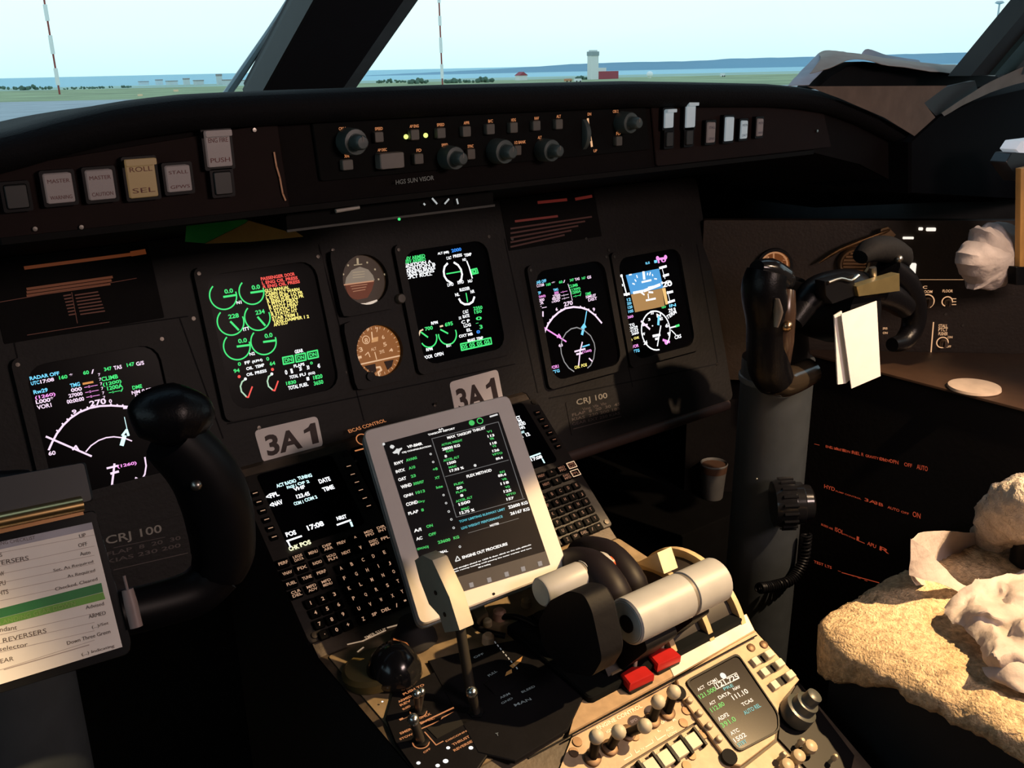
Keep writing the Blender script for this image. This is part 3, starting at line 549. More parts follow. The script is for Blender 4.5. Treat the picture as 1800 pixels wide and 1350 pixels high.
# engine display
ZK = 4.354; z = Zm(340, 430, ZK); g = MB(); w = MB(); r = MB(); y = MB(); k = MB()
for (c, e, a1) in (((228, 392), (330, 388), 368), ((445, 360), (538, 352), 368), ((285, 590), (384, 574), 372), ((490, 556), (585, 542), 372), ((333, 778), (433, 768), 368), ((537, 742), (632, 730), 368)):
    k.arc(SFp, z(*c), z(*e), 128, a1, 2.4)
for p in (((232, 400), (328, 385)), ((440, 368), (532, 355)), ((285, 590), (345, 652)), ((493, 555), (548, 618)), ((335, 780), (430, 768)), ((537, 745), (628, 733))): k.pl(SFp.up(.0002), [z(*q) for q in p], 3.6)
TX(g, z, [('0.0', 240, 375, 306, 365, 34), ('0.0', 449, 345, 512, 335, 34), ('228', 270, 568, 350, 555, 34), ('234', 478, 537, 548, 524, 34), ('0.0', 345, 755, 412, 744, 34), ('0.0', 548, 716, 608, 704, 34), ('0', 342, 928, 366, 924, 28), ('0', 560, 888, 582, 884, 28), ('94', 310, 982, 356, 974, 30), ('64', 586, 926, 628, 918, 30), ('1830', 712, 1076, 788, 1060, 28), ('1820', 920, 1034, 990, 1018, 32), ('3650', 924, 1078, 996, 1062, 32), ('0', 895, 918, 915, 914, 22)])
for p in (((683, 865), (760, 850), (768, 900), (690, 916)), ((780, 846), (855, 830), (862, 882), (787, 898)), ((872, 824), (948, 808), (956, 860), (880, 876))):
    g.pl(SFp, [z(*q) for q in p], 2.6, closed=True); g.text(SFp.up(.0002), 'DN', z(p[3][0]+12, p[3][1]-14), z(p[2][0]-12, p[2][1]-10), 7, bold=.03)
TX(w, z, [('N1', 332, 456, 370, 450, 24), ('ITT', 384, 662, 432, 650, 26), ('N2', 432, 850, 472, 842, 24), ('FF', 395, 918, 436, 908, 24), ('(KPH)', 450, 906, 530, 888, 24), ('OIL', 407, 962, 458, 950, 24), ('TEMP', 476, 948, 545, 930, 24), ('OIL', 409, 1008, 461, 996, 24), ('PRESS', 474, 994, 562, 974, 24), ('GEAR', 778, 834, 842, 820, 28), ('FLAPS', 770, 942, 852, 924, 24), ('0', 704, 995, 722, 991, 36), ('1', 748, 985, 764, 981, 36), ('20', 812, 966, 832, 961, 32), ('30', 870, 956, 890, 952, 32), ('45', 952, 944, 972, 940, 32), ('TOTAL', 738, 1028, 804, 1014, 26), ('FU', 816, 1012, 862, 1000, 24), ('(KG)', 880, 998, 932, 986, 24), ('I', 868, 1040, 888, 1036, 26), ('TOTAL', 728, 1112, 806, 1096, 30), ('FUEL', 815, 1094, 882, 1078, 28)])
for c in ((398, 1028), (600, 990)): w.dot(SFp, z(*c), 2.6)
TX(r, z, [('PASSENGER', 518, 275, 690, 248, 26), ('DOOR', 700, 248, 778, 234, 26), ('L ENG OIL PRESS', 526, 306, 800, 264, 26), ('R ENG OIL PRESS', 535, 336, 816, 292, 26)], .035)
r.pl(SFp, [z(*q) for q in ((404, 1165), (420, 1168), (450, 1088))], 2.6); r.pl(SFp, [z(*q) for q in ((605, 1112), (622, 1118), (648, 1045))], 2.6); r.dot(SFp, z(350, 1010), 2.8); r.dot(SFp, z(605, 955), 2.8)
TX(y, z, [('GLD MANUAL', 548, 366, 735, 336, 26), ('CABIN ALT WARN', 553, 394, 814, 352, 26), ('L ENG FUEL LO PR', 558, 420, 840, 376, 26), ('R ENG FUEL LO PR', 566, 446, 846, 402, 26), ('L PITOT HEAT', 573, 470, 806, 432, 26), ('R PITOT HEAT', 580, 496, 806, 460, 26), ('L STATIC HT', 590, 521, 796, 486, 26), ('R STATIC HT', 598, 548, 797, 514, 26), ('STAB TRIM 1', 604, 577, 802, 544, 26), ('YAW DAMPER 1 2', 609, 603, 886, 560, 26), ('APU ECU', 616, 626, 722, 606, 26)], .035)
k2_ = MB(); k2_.pl(SFp, [z(*q) for q in ((398, 1030), (372, 1050), (360, 1085), (368, 1125), (404, 1162))], 2.6); k2_.pl(SFp, [z(*q) for q in ((602, 992), (576, 1010), (566, 1045), (575, 1085), (604, 1110))], 2.6)
display('left centre engine display with green dials and red and yellow warning lines', [(358, 485), (545, 460), (597, 680), (405, 725)], [('green_symbols', g, EG), ('dial_arcs', k, EG), ('white_symbols', w, EW), ('red_symbols', r, ER), ('yellow_symbols', y, EY), ('oil_arcs', k2_, EWG)])
# systems display
ZK = 4.82; z = Zm(560, 420, ZK); g = MB(); w = MB(); bl = MB(); k = MB()
TX(g, z, [('L REV ARMED', 700, 188, 905, 155, 30), ('R REV ARMED', 705, 215, 908, 182, 30), ('2350', 1314, 605, 1390, 592, 30), ('3', 1366, 762, 1392, 757, 34), ('150', 1322, 635, 1384, 622, 26), ('0', 1335, 690, 1385, 682, 30), ('700', 904, 778, 970, 764, 32), ('695', 1073, 742, 1140, 728, 34), ('-', 1334, 722, 1356, 717, 8)])
g.pl(SFp, [z(*q) for q in ((1290, 262), (1340, 250), (1352, 288), (1302, 300))], 2.4, closed=True); g.text(SFp, '0', z(1302, 294), z(1342, 285), 7, bold=.05)
g.pl(SFp, [z(*q) for q in ((1203, 890), (1458, 838), (1466, 888), (1212, 944))], 2.6, closed=True); TX(g, z, [('05 05 05 05', 1216, 932, 1452, 884, 36)])
g.pl(SFp, [z(1085, 296), z(1200, 276)], 2.2); g.pl(SFp, [z(1250, 460), z(1262, 532)], 2.2)
TX(w, z, [('IGNITION A', 712, 242, 960, 202, 28), ('IGNITION B', 720, 268, 992, 225, 28), ('PARKING BRAKE', 728, 294, 990, 254, 28), ('PASS SIGNS', 736, 318, 982, 280, 28), ('CPLT ROLL', 742, 342, 962, 306, 28), ('ALT (MB)', 1010, 134, 1106, 118, 26), ('C ALT', 1086, 176, 1128, 168, 26), ('PRESS', 1142, 160, 1218, 146, 26), ('TEMP', 1236, 152, 1298, 140, 26), ('ND', 1222, 188, 1252, 182, 22), ('LWD', 1094, 404, 1146, 394, 28), ('RWD', 1180, 384, 1232, 374, 28), ('NU', 1268, 372, 1304, 364, 26), ('RUDDER', 1198, 446, 1284, 428, 28), ('NL', 1160, 488, 1196, 480, 28), ('NR', 1290, 462, 1324, 454, 28),
    ('C', 1224, 634, 1238, 632, 28), ('ALT', 1242, 630, 1272, 624, 28), ('LDG', 1190, 682, 1210, 679, 24), ('RATE', 1224, 672, 1280, 660, 28), ('C P', 1212, 720, 1284, 704, 28), ('LDG', 1232, 750, 1292, 738, 28), ('EL', 1256, 786, 1298, 778, 26), ('OXY MB', 1192, 838, 1308, 814, 26), ('BRAKE', 1265, 876, 1328, 862, 26), ('TEMP', 1340, 860, 1396, 848, 26), ('RPM', 956, 728, 1012, 716, 26), ('EGT', 1085, 918, 1128, 908, 26), ('RPM', 914, 952, 968, 940, 26), ('DOOR', 890, 1020, 968, 1004, 30), ('OPEN', 984, 1000, 1060, 982, 30)])
for pts in (((1092, 208), (1068, 235), (1060, 275), (1066, 315), (1088, 350), (1130, 376)), ((1148, 200), (1182, 222), (1206, 258), (1216, 300), (1210, 340), (1192, 362)), ((1190, 508), (1206, 536), (1238, 554), (1276, 552), (1306, 532), (1320, 492))): w.pl(SFp, [z(*q) for q in pts], 3.6)
w.pl(SFp, [z(1256, 188), z(1276, 240), z(1302, 332)], 2.4)
bl.text(SFp, '2000', z(1128, 114), z(1212, 98), 6, bold=.04); bl.text(SFp, '0', z(1340, 802), z(1370, 796), 6, bold=.06)
k.arc(SFp, z(932, 838), z(1000, 826), 205, 370, 2.4); k.arc(SFp, z(1092, 806), z(1166, 792), 172, 372, 2.4); k.pl(SFp, [z(925, 832), z(868, 790)], 2.8); k.pl(SFp, [z(1095, 800), z(1034, 768)], 2.8)
y = MB(); y.pl(SFp, [z(850, 822), z(860, 780), z(884, 768)], 2.6); y.pl(SFp, [z(1030, 742), z(1052, 736)], 3)
display('right centre systems display with green rows and a green boxed line', [(703, 443), (848, 424), (886, 613), (742, 642)], [('green_symbols', g, EG), ('dial_arcs', k, EG), ('white_symbols', w, EW), ('blue_symbols', bl, EB), ('amber_symbols', y, mat('glow_tan', (.02, .02, .02), .6, emit=(1, .75, .5), est=.9))])
# right navigation display
ZK = 5; z = Zm(880, 420, ZK); g = MB(); w = MB(); c_ = MB(); m_ = MB(); y = MB(); p_ = MB()
TX(c_, z, [('RADAR OFF', 278, 404, 404, 378, 28), ('Rw29', 300, 494, 356, 482, 26), ('TMG', 465, 462, 508, 452, 24), ('TTG', 448, 1186, 520, 1168, 28), ('----', 722, 966, 786, 946, 24)])
c_.pl(SFp, [z(756, 636), z(734, 770)], 2.0); c_.pl(SFp, [z(732, 770), z(716, 838)], 5); c_.pl(SFp, [z(712, 782), z(734, 750), z(748, 776)], 3)
TX(m_, z, [('(1260)', 310, 524, 396, 506, 26), ('000', 474, 488, 512, 480, 24), ('-:--', 528, 476, 588, 463, 14), ('VOR1', 440, 1148, 512, 1130, 30), ('(1260)', 718, 1004, 800, 986, 26)])
m_.pl(SFp, [z(366, 770), z(576, 902)], 2.8); m_.pl(SFp, [z(498, 866), z(512, 838), z(528, 862)], 2.4)
TX(g, z, [('160', 402, 414, 442, 406, 24), ('60', 514, 392, 546, 386, 24), ('347', 610, 376, 646, 368, 24), ('167', 715, 356, 748, 350, 22), ('CLIMB', 600, 430, 680, 414, 26), ('(1200)', 612, 458, 702, 440, 26), ('1200A', 626, 486, 708, 468, 26), ('-:--/', 640, 514, 712, 498, 24), ('DME', 750, 498, 796, 488, 26)])
TX(w, z, [('UTC17:08', 288, 432, 384, 412, 26), ('*', 450, 402, 482, 394, 22), ('/', 550, 386, 572, 380, 22), ('TAS', 654, 368, 696, 358, 24), ('GS', 762, 352, 798, 344, 26), ('L000', 318, 556, 386, 542, 26), ('VOR', 322, 584, 380, 570, 26), ('T--', 322, 624, 406, 606, 28), ('27000', 460, 516, 526, 502, 24), ('00:00', 455, 540, 526, 526, 24), ('::00', 450, 562, 522, 548, 20), ('-:--', 534, 506, 598, 492, 14), ('-:--', 540, 534, 604, 518, 14), ('270', 558, 592, 636, 576, 38), ('NM0.07', 752, 524, 840, 504, 26), ('DIST', 772, 550, 850, 532, 26), ('6', 486, 632, 504, 628, 28), ('9', 812, 636, 832, 632, 32), ('63', 512, 950, 548, 942, 26)])
w.pl(SFp, [z(*q) for q in ((382, 848), (392, 806), (420, 745), (460, 690), (510, 645), (570, 610), (640, 598), (710, 604), (770, 624), (830, 670), (888, 738))], 3.4)
for q, q2 in (((382, 850), (392, 880)), ((420, 745), (412, 738)), ((440, 716), (432, 708)), ((465, 688), (458, 680)), ((535, 630), (530, 620)), ((570, 610), (566, 600)), ((700, 600), (702, 590)), ((735, 610), (738, 600)), ((770, 626), (776, 616)), ((830, 670), (838, 662))): w.pl(SFp, [z(*q), z(*q2)], 2.2)
w.pl(SFp, [z(372, 640), z(372, 680)], 3); w.pl(SFp, [z(592, 396), z(612, 460), z(630, 540)], 1.2)
w.pl(SFp, [z(652, 990), z(742, 966)], 3); w.pl(SFp, [z(718, 908), z(700, 980), z(686, 1110)], 2.6); w.pl(SFp, [z(668, 1014), z(714, 1004)], 3.4); w.pl(SFp, [z(778, 1050), z(806, 1076)], 2.6)
p_.pl(SFp, [z(*q) for q in ((645, 1165), (600, 1135), (560, 1080), (535, 1010), (528, 950), (540, 885), (575, 825), (620, 790), (670, 778), (730, 800), (790, 850), (822, 915), (830, 965), (818, 1050), (792, 1110), (764, 1134))], 2.0)
TX(y, z, [('CHK', 652, 1144, 700, 1132, 28), ('POS', 712, 1128, 760, 1116, 28)])
display('right navigation display with white arc compass and magenta pointer', [(933, 478), (1056, 459), (1088, 644), (968, 666)], [('green_symbols', g, EG), ('white_symbols', w, EP), ('cyan_symbols', c_, EC), ('magenta_symbols', m_, EM), ('yellow_symbols', y, EY), ('range_ring', p_, EGY)])
# right primary flight display
g = MB(); w = MB(); c_ = MB(); m_ = MB(); y = MB(); sk = MB(); gd = MB(); yy = MB(); bl = MB()
sk.poly(SFp, [z(*q) for q in ((1145, 486), (1430, 430), (1392, 260), (1100, 318))]); gd.poly(SFp, [z(*q) for q in ((1182, 645), (1442, 590), (1418, 434), (1145, 488))])
yy.poly(SFp.up(.0002), [z(*q) for q in ((1450, 578), (1472, 572), (1448, 430), (1418, 434))])
S2 = SFp.up(.0003)
w.pl(S2, [z(1168, 474), z(1250, 458)], 4.4); w.pl(S2, [z(1262, 456), z(1400, 402)], 5); w.pl(S2, [z(1300, 430), z(1345, 420)], 4)
w.pl(S2, [z(1256, 292), z(1262, 350)], 5.5); w.pl(S2, [z(1242, 380), z(1322, 362)], 3.2); w.pl(S2, [z(1280, 540), z(1360, 524)], 3.2); w.pl(S2, [z(1232, 468), z(1262, 490)], 3); w.pl(S2, [z(1302, 468), z(1338, 470)], 3); w.pl(S2, [z(1296, 484), z(1300, 520)], 2)
for q, q2 in (((1130, 316), (1150, 312)), ((1195, 320), (1202, 340)), ((1180, 358), (1190, 372)), ((1160, 392), (1178, 398)), ((1292, 300), (1290, 316)), ((1316, 294), (1310, 318)), ((1352, 350), (1372, 352)), ((1334, 312), (1338, 324))): w.pl(S2, [z(*q), z(*q2)], 2.2)
w.pl(S2, [z(1062, 316), z(1110, 498)], 2.6)
for q, q2 in (((1014, 336), (1068, 322)), ((1036, 414), (1072, 406)), ((1058, 494), (1132, 482)), ((1398, 256), (1456, 240)), ((1430, 326), (1476, 312)), ((1464, 474), (1512, 462)), ((1474, 558), (1528, 540))): w.pl(S2, [z(*q), z(*q2)], 4.2)
w.pl(S2, [z(1420, 262), z(1445, 350)], 1.4); w.pl(S2, [z(1466, 460), z(1486, 540)], 1.4)
TX(w, z, [('20', 1424, 426, 1510, 408, 46), ('10', 1410, 400, 1500, 384, 26), ('29.9', 1478, 646, 1540, 632, 34), ('TTG', 1112, 776, 1178, 760, 24), ('RW29', 1120, 800, 1206, 782, 24), ('H123', 1130, 824, 1210, 806, 24), ('1260', 1138, 850, 1216, 832, 24), ('TERM', 1466, 706, 1548, 650, 34), ('CRS', 1532, 882, 1590, 866, 34), ('N', 1374, 690, 1412, 682, 34), ('6', 1450, 780, 1478, 772, 34), ('9', 1468, 850, 1490, 845, 30), ('W', 1244, 850, 1272, 845, 26), ('24', 1258, 930, 1292, 922, 34), ('33', 1320, 664, 1346, 660, 34), ('3', 1298, 720, 1318, 715, 24), ('E', 1400, 716, 1428, 710, 24), ('0', 1330, 770, 1342, 768, 12)])
w.arc(S2, z(1365, 805), z(1238, 800), -50, 270, 2.4)
w.pl(S2, [z(1340, 854), z(1400, 842)], 4.4); w.pl(S2, [z(1408, 764), z(1378, 940)], 2.4); w.pl(S2, [z(1362, 880), z(1386, 874)], 4); w.pl(S2, [z(1500, 802), z(1540, 842)], 2); w.pl(S2, [z(1494, 780), z(1540, 768)], 2.4)
TX(c_, z, [('|', 1068, 552, 1084, 549, 22), ('12', 1112, 548, 1146, 540, 26), ('M', 1070, 588, 1088, 585, 22), ('350', 1114, 582, 1152, 573, 26), ('A', 1078, 618, 1096, 615, 22), ('120', 1120, 616, 1160, 606, 26), ('V', 1086, 654, 1102, 651, 22), ('105', 1124, 652, 1168, 641, 26), ('IN', 1484, 602, 1542, 590, 26), ('TTG', 1168, 1002, 1222, 990, 28), ('ILS', 1276, 224, 1312, 216, 20), ('1', 1352, 212, 1378, 206, 24)])
c_.pl(S2, [z(1390, 682), z(1386, 752)], 5)
TX(m_, z, [('T', 1092, 716, 1108, 712, 40), ('260', 1116, 700, 1168, 688, 24), ('VOR', 1156, 962, 1216, 946, 28), ('10', 1384, 212, 1456, 200, 40)])
for a in ((1380, 170), (1450, 160)): m_.dot(SFp, z(*a), 4)
m_.pl(S2, [z(1378, 178), z(1452, 168)], 4); m_.dot(SFp, z(1456, 908), 4.4); m_.pl(S2, [z(1428, 888), z(1484, 906)], 4.2)
p_ = MB(); p_.pl(S2, [z(1236, 724), z(1310, 792)], 3.6); p_.pl(S2, [z(1250, 760), z(1290, 752)], 3)
TX(g, z, [('NAV', 1418, 612, 1456, 604, 20)]); g.pl(S2, [z(1538, 768), z(1568, 758)], 4)
TX(y, z, [('P', 1148, 912, 1162, 909, 36), ('CHK', 1172, 884, 1220, 874, 22)])
display('rightmost flight display with blue and brown horizon', [(1081, 454), (1188, 438), (1218, 610), (1108, 630)], [('sky_half', sk, ESKY), ('ground_half', gd, EGND), ('tape_edge', yy, mat('glow_sand', (.02, .02, .02), .6, emit=(1, .62, .22), est=.9)), ('white_symbols', w, EW), ('cyan_symbols', c_, EC), ('magenta_symbols', m_, EM), ('green_symbols', g, EG), ('yellow_symbols', y, EY), ('pink_pointer', p_, EP)])
# left navigation display
ZK = 4.5; z = Zm(0, 600, ZK); g = MB(); w = MB(); c_ = MB(); m_ = MB(); y = MB(); o_ = MB(); p_ = MB()
TX(c_, z, [('RADAR OFF', 238, 308, 472, 264, 30), ('UTC', 248, 348, 314, 335, 30), ('Rw29', 268, 418, 380, 396, 32), ('TMG', 558, 366, 636, 350, 32)])
TX(w, z, [('17:08', 322, 334, 430, 312, 30), ('*', 554, 288, 580, 282, 30), ('/', 722, 256, 750, 250, 32), ('TAS', 902, 226, 966, 214, 32), ('G/S', 1080, 194, 1142, 182, 32), ('L000*', 286, 496, 426, 470, 34), ('VOR1', 296, 540, 410, 516, 34), ('000', 564, 402, 650, 386, 30), ('27000', 546, 446, 656, 424, 30), ('00:00:00', 532, 494, 668, 466, 32), ('270', 712, 516, 842, 490, 46), ('0', 864, 488, 888, 484, 30), ('9', 572, 576, 608, 570, 36), ('NM 0.07', 1044, 420, 1202, 390, 28), ('DIST 50', 1072, 446, 1216, 416, 28), ('60', 386, 904, 442, 894, 34)])
TX(g, z, [('160', 470, 302, 536, 290, 30), ('60', 660, 264, 706, 256, 30), ('347', 826, 236, 886, 225, 30), ('147', 1006, 202, 1066, 190, 30), ('CLIMB', 806, 316, 936, 290, 34), ('(1200)', 815, 354, 962, 324, 34), ('1200A', 850, 388, 974, 364, 34), ('-:--/', 862, 414, 980, 392, 24), ('DME', 1050, 382, 1126, 366, 30)])
TX(m_, z, [('(1260)', 280, 458, 440, 426, 34), ('-:--', 668, 372, 774, 352, 16), ('-:--', 676, 412, 782, 392, 16), ('-:--', 684, 450, 790, 430, 16), ('(1260)', 930, 1002, 1082, 970, 32)])
for i in range(7): w.text(SFp, '7', z(778+8*i, 276+36*i), z(796+8*i, 273+36*i), 5)
o_.pl(SFp, [z(658, 336), z(734, 322)], 3.6)
w.pl(SFp, [z(*q) for q in ((386, 858), (412, 800), (450, 730), (500, 664), (560, 606), (630, 560), (710, 528), (790, 512), (880, 508), (970, 514), (1060, 522))], 3.4); w.pl(SFp, [z(980, 524), z(1066, 520)], 5)
for q, q2 in (((460, 712), (448, 704)), ((504, 660), (492, 650)), ((540, 624), (530, 614)), ((575, 594), (566, 582)), ((645, 552), (638, 540)), ((695, 532), (690, 520)), ((740, 520), (736, 510)), ((876, 508), (878, 494)), ((925, 510), (928, 500)), ((968, 514), (972, 502))): w.pl(SFp, [z(*q), z(*q2)], 2.6)
p_.pl(SFp, [z(366, 754), z(722, 908)], 3.4); p_.pl(SFp, [z(576, 858), z(600, 826), z(624, 864)], 2.8)
w.pl(SFp, [z(*q) for q in ((680, 872), (720, 825), (780, 784), (840, 762), (900, 755), (980, 764), (1042, 788))], 2.2); w.pl(SFp, [z(*q) for q in ((1146, 918), (1156, 985), (1146, 1050), (1112, 1110), (1044, 1168))], 2.6); w.pl(SFp, [z(1072, 1080), z(1112, 1098)], 3)
c2 = MB(); c2.pl(SFp, [z(964, 818), z(984, 750)], 7); c2.pl(SFp, [z(968, 744), z(1002, 700), z(1016, 744)], 4); c2.pl(SFp, [z(1004, 690), z(984, 600)], 1.2)
w.pl(SFp, [z(848, 1004), z(930, 984)], 3.4); w.pl(SFp, [z(905, 970), z(900, 1020), z(884, 1150)], 3.4); w.pl(SFp, [z(878, 1046), z(936, 1030)], 4); w.pl(SFp, [z(762, 1200), z(812, 1216)], 2.6)
TX(y, z, [('CHK POS', 852, 1200, 1030, 1162, 32)])
display('left navigation display half hidden behind the captain yoke', [(42, 642), (273, 607), (325, 828), (92, 868)], [('green_symbols', g, EG), ('white_symbols', w, EP), ('cyan_symbols', c_, EC), ('magenta_symbols', m_, EM), ('yellow_symbols', y, EY), ('orange_symbols', o_, em('glow_orange', (1, .4, .1), .7)), ('course_pointer', p_, EP), ('bearing_arrow', c2, EWC)])
# standby attitude indicator
def roundinst(name, label, cx, cy, rpx, sq=True, cat_='gauge', PF=PF):
    a, b_ = PF.at(cx, cy); r = PF.m(cx, cy, rpx); t = T(name, label, cat_, PF.P(a, b_-r*1.2))
    n = 32; ci = [(a+r*cos(2*pi*i/n), b_+r*sin(2*pi*i/n)) for i in range(n)]
    co = [(a+r*1.32*max(-1, min(1, 1.35*cos(2*pi*i/n))), b_+r*1.32*max(-1, min(1, 1.35*sin(2*pi*i/n)))) for i in range(n)] if sq else [(a+r*1.18*cos(2*pi*i/n), b_+r*1.18*sin(2*pi*i/n)) for i in range(n)]
    M('bezel', MB().hole(PF, co, ci, .0003, .012), PANEL, t); return t, a, b_, r, ci
t, a, b_, r, ci = roundinst('standby_horizon', 'round standby horizon with pale top and brown bottom', 637, 493, 44)
d = M('dial', MB().prism(PF, ci, .0004, .003), mat('dial_brown_black', (.03, .022, .015), .4, emit=(.25, .12, .04), est=.05), t); z = Zm(560, 420, 4.82); F2 = PF.up(.0045)
M('sky_half', MB().prism(PF, ccw([PF.at(*z(*q)) for q in ((215, 386), (225, 330), (270, 268), (340, 238), (410, 262), (450, 310), (465, 352))]), .003, .004), mat('horizon_sky', (.30, .27, .22), .5, emit=(.6, .5, .38), est=.22), d)
M('ground_half', MB().prism(PF, ccw([PF.at(*z(*q)) for q in ((215, 394), (462, 362), (440, 440), (405, 500), (320, 518), (255, 500), (232, 450))]), .003, .004), mat('horizon_ground', (.14, .04, .02), .5, emit=(.5, .10, .03), est=.13), d)
b = MB(); b.pl(F2, [z(212, 390), z(466, 356)], 2.2)
for i in range(3): b.pl(F2, [z(272+10*i, 402+22*i), z(412-8*i, 384+22*i)], .8)
M('horizon_line', b, em('dial_orange_line', (1, .5, .28), .5), d)
b = MB(); b.pl(F2, [z(300, 222), z(368, 214)], 1.6); b.pl(F2, [z(330, 168), z(332, 208)], 4)
for q in ((250, 224), (412, 200), (478, 258), (508, 342), (210, 300), (560, 300)): b.dot(F2, z(*q), 1.8)
for i in range(3): b.pl(F2, [z(290, 285+22*i), z(390, 275+22*i)], .8)
M('dial_markings', b, mat('cream_print', (.5, .45, .33), .6, emit=(1, .8, .5), est=.25), d)
b = MB(); b.pl(F2, [z(308, 562), z(390, 556)], 5); b.pl(F2, [z(400, 556), z(494, 526)], 5); M('slip_bar', b, mat('slip_white', (.7, .65, .55), .5, emit=(1, .85, .7), est=.5), d)
a2, b2 = PF.at(695, 527); M('caging_knob', MB().lathe(PF.P(a2, b2, .003), PF.n, [(0, .008), (.016, .0075), (.018, .006), (.0181, .0001)], 16), mat('olive_knob', (.07, .06, .045), .4), t)
t, a, b_, r, ci = roundinst('standby_altimeter', 'round amber lit standby altimeter below the standby horizon', 662, 617, 45)
d = M('dial', MB().prism(PF, ci, .0004, .003), mat('amber_dial', (.10, .04, .012), .45, emit=(.80, .27, .05), est=.26), t)
b = MB(); b.pl(F2, [z(312, 1072), z(686, 990)], 2.4); b.pl(F2, [z(450, 790), z(456, 852)], 2.4); b.pl(F2, [z(476, 960), z(492, 1020)], 1.8); b.pl(F2, [z(288, 1018), z(360, 1000)], 4.4); b.pl(F2, [z(395, 985), z(420, 960), z(436, 1000)], 1.6)
for s, q, q2, h in (('8', (392, 880), (420, 876), 8), ('9', (412, 780), (432, 776), 6), ('7', (488, 790), (512, 784), 8), ('6', (540, 850), (562, 844), 7), ('5', (552, 912), (580, 904), 7), ('4', (600, 962), (634, 950), 6), ('3', (348, 960), (378, 950), 8), ('ALT', (446, 950), (492, 938), 5), ('29.92', (520, 974), (560, 962), 6)): b.text(F2, s, z(*q), z(*q2), h)
for i in range(30):
    an = 2*pi*i/30; b.line(F2, [(a+r*.86*cos(an), b_+r*.86*sin(an)), (a+r*.95*cos(an), b_+r*.95*sin(an))], .0007)
b.pl(F2, [z(490, 1090), z(520, 1085), z(532, 1110), z(505, 1130), z(516, 1170)], 3.4); b.arc(F2, z(402, 855), z(432, 855), 0, 360, 1.4)
M('dial_markings', b, em('dial_pale_orange', (1, .62, .36), .75), d)
M('counter_window', MB().prism(PF, ccw([PF.at(*z(*q)) for q in ((440, 880), (492, 868), (494, 830), (444, 842))]), .003, .0042), em('dial_counter', (1, .5, .2), .6), d)
M('lower_mask', MB().prism(PF, ccw([PF.at(*z(*q)) for q in ((378, 1078), (470, 1058), (480, 1120), (460, 1140), (420, 1120))]), .003, .0041).prism(PF, ccw([PF.at(*z(*q)) for q in ((545, 1040), (625, 1024), (610, 1080), (575, 1110))]), .003, .0041), mat('mask_brown', (.04, .015, .008), .6), d)
M('setting_knob', MB().lathe(PF.P(*PF.at(644, 662), .002), PF.n, [(0, .007), (.014, .0065), (.0141, .0001)], 14), BLACK, t)
t, a, b_, r, ci = roundinst('cockpit_clock', 'small round amber clock above the right yoke grip', 1361, 466, 26, False, 'clock', OF)
d = M('dial', MB().prism(OF, ci, .0004, .003), mat('clock_dial', (.06, .02, .01), .5, emit=(.7, .2, .04), est=.16), t); F3 = OF.up(.0036); b = MB()
b.arc(F3, (1361, 466), (1384, 466), 0, 360, 3, n=36); b.pl(F3, [(1360, 438), (1360, 468)], 2.6)
for s, x, y in (('12', 1346, 468), ('30', 1368, 466), ('9', 1344, 456), ('3', 1376, 458)): b.text(F3, s, (x, y), (x+8, y), 6)
M('dial_markings', b, em('dial_dim_orange', (1, .45, .2), .4), d)
# ================================================================== right side
BRN = mat('side_panel_brown', (.027, .016, .009), .55, bump=.15, scale=60)
t = T('outboard_panel', 'brown lit outboard side panel with small rotary switches at the right', 'side panel', OF.P(.25, -.24))
M('face_plate', MB().rr(OF, .0, .62, -.27, .045, -.02, 0, .004, .001), BRN, t)
F3 = OF.up(.0008); b = MB(); z1 = Zm(1260, 380, 3.3333)
b.pl(F3, [z1(1270, 622), z1(1252, 836)], 2.0)
for s, x0, y0, x1, h in (('MIC', 1165, 424, 1232, 5), ('BOOM', 1202, 450, 1262, 5), ('FLOOR', 1322, 446, 1382, 5), ('STALL', 1298, 652, 1352, 6), ('PTCT', 1298, 674, 1352, 6), ('PUSHER', 1298, 698, 1352, 6), ('ON', 1352, 715, 1380, 4), ('OFF', 1344, 770, 1372, 4), ('SPKR', 972, 664, 1000, 4), ('ON', 972, 690, 1000, 4)): b.text(F3, s, z1(x0, y0), z1(x1, y0), h)
for c, r_, a0, a1 in (((1230, 500), 13, -60, 230), ((1350, 500), 9, -20, 250), ((1322, 740), 10, -10, 300)):
    cx, cy = z1(*c); b.arc(F3, (cx, cy), (cx+r_, cy), a0, a1, 1.8)
for i in range(3): b.pl(F3, [z1(1376, 484+17*i), z1(1402, 484+17*i)], 1.3)
b.pl(F3.up(.0), [z1(1165, 372), z1(1480, 372)], .6); M('panel_print', b, EOB, t)
for c, r_ in (((1232, 502), 9), ((1352, 502), 6), ((1326, 742), 7)):
    a, b_ = OF.at(*z1(*c)); r = OF.m(*z1(*c), r_); M('rotary_switch', MB().lathe(OF.P(a, b_), OF.n, [(0, r), (.010, r*.9), (.012, r*.8), (.0121, .0001)], 16).rr(OF, a-r*.2, a+r*.2, b_-r*.9, b_+r*.9, .012, .016, 0, .0005), mat('switch_brown', (.12, .075, .045), .4), t)
for c in ((1160, 540), (1340, 575), (1440, 640)): M('screw', MB().lathe(OF.P(*OF.at(*z1(*c))), OF.n, [(0, .003), (.0012, .0028), (.0013, .0001)], 10), mat('dark_screw', (.10, .09, .08), .4, metal=1), t)
c = (1500, 461); a, b_ = OF.at(*c); r = OF.m(*c, 25); t = T('air_vent', 'round ribbed metal air vent behind the right yoke', 'vent', OF.P(a, b_-r))
M('vent_ring', MB().lathe(OF.P(a, b_), OF.n, [(0, r*1.12), (.012, r*1.1), (.016, r*1.0), (.014, r*.86), (.004, r*.84), (.0041, .0001)], 28), mat('vent_bronze', (.35, .22, .12), .35, metal=.8), t)
b = MB()
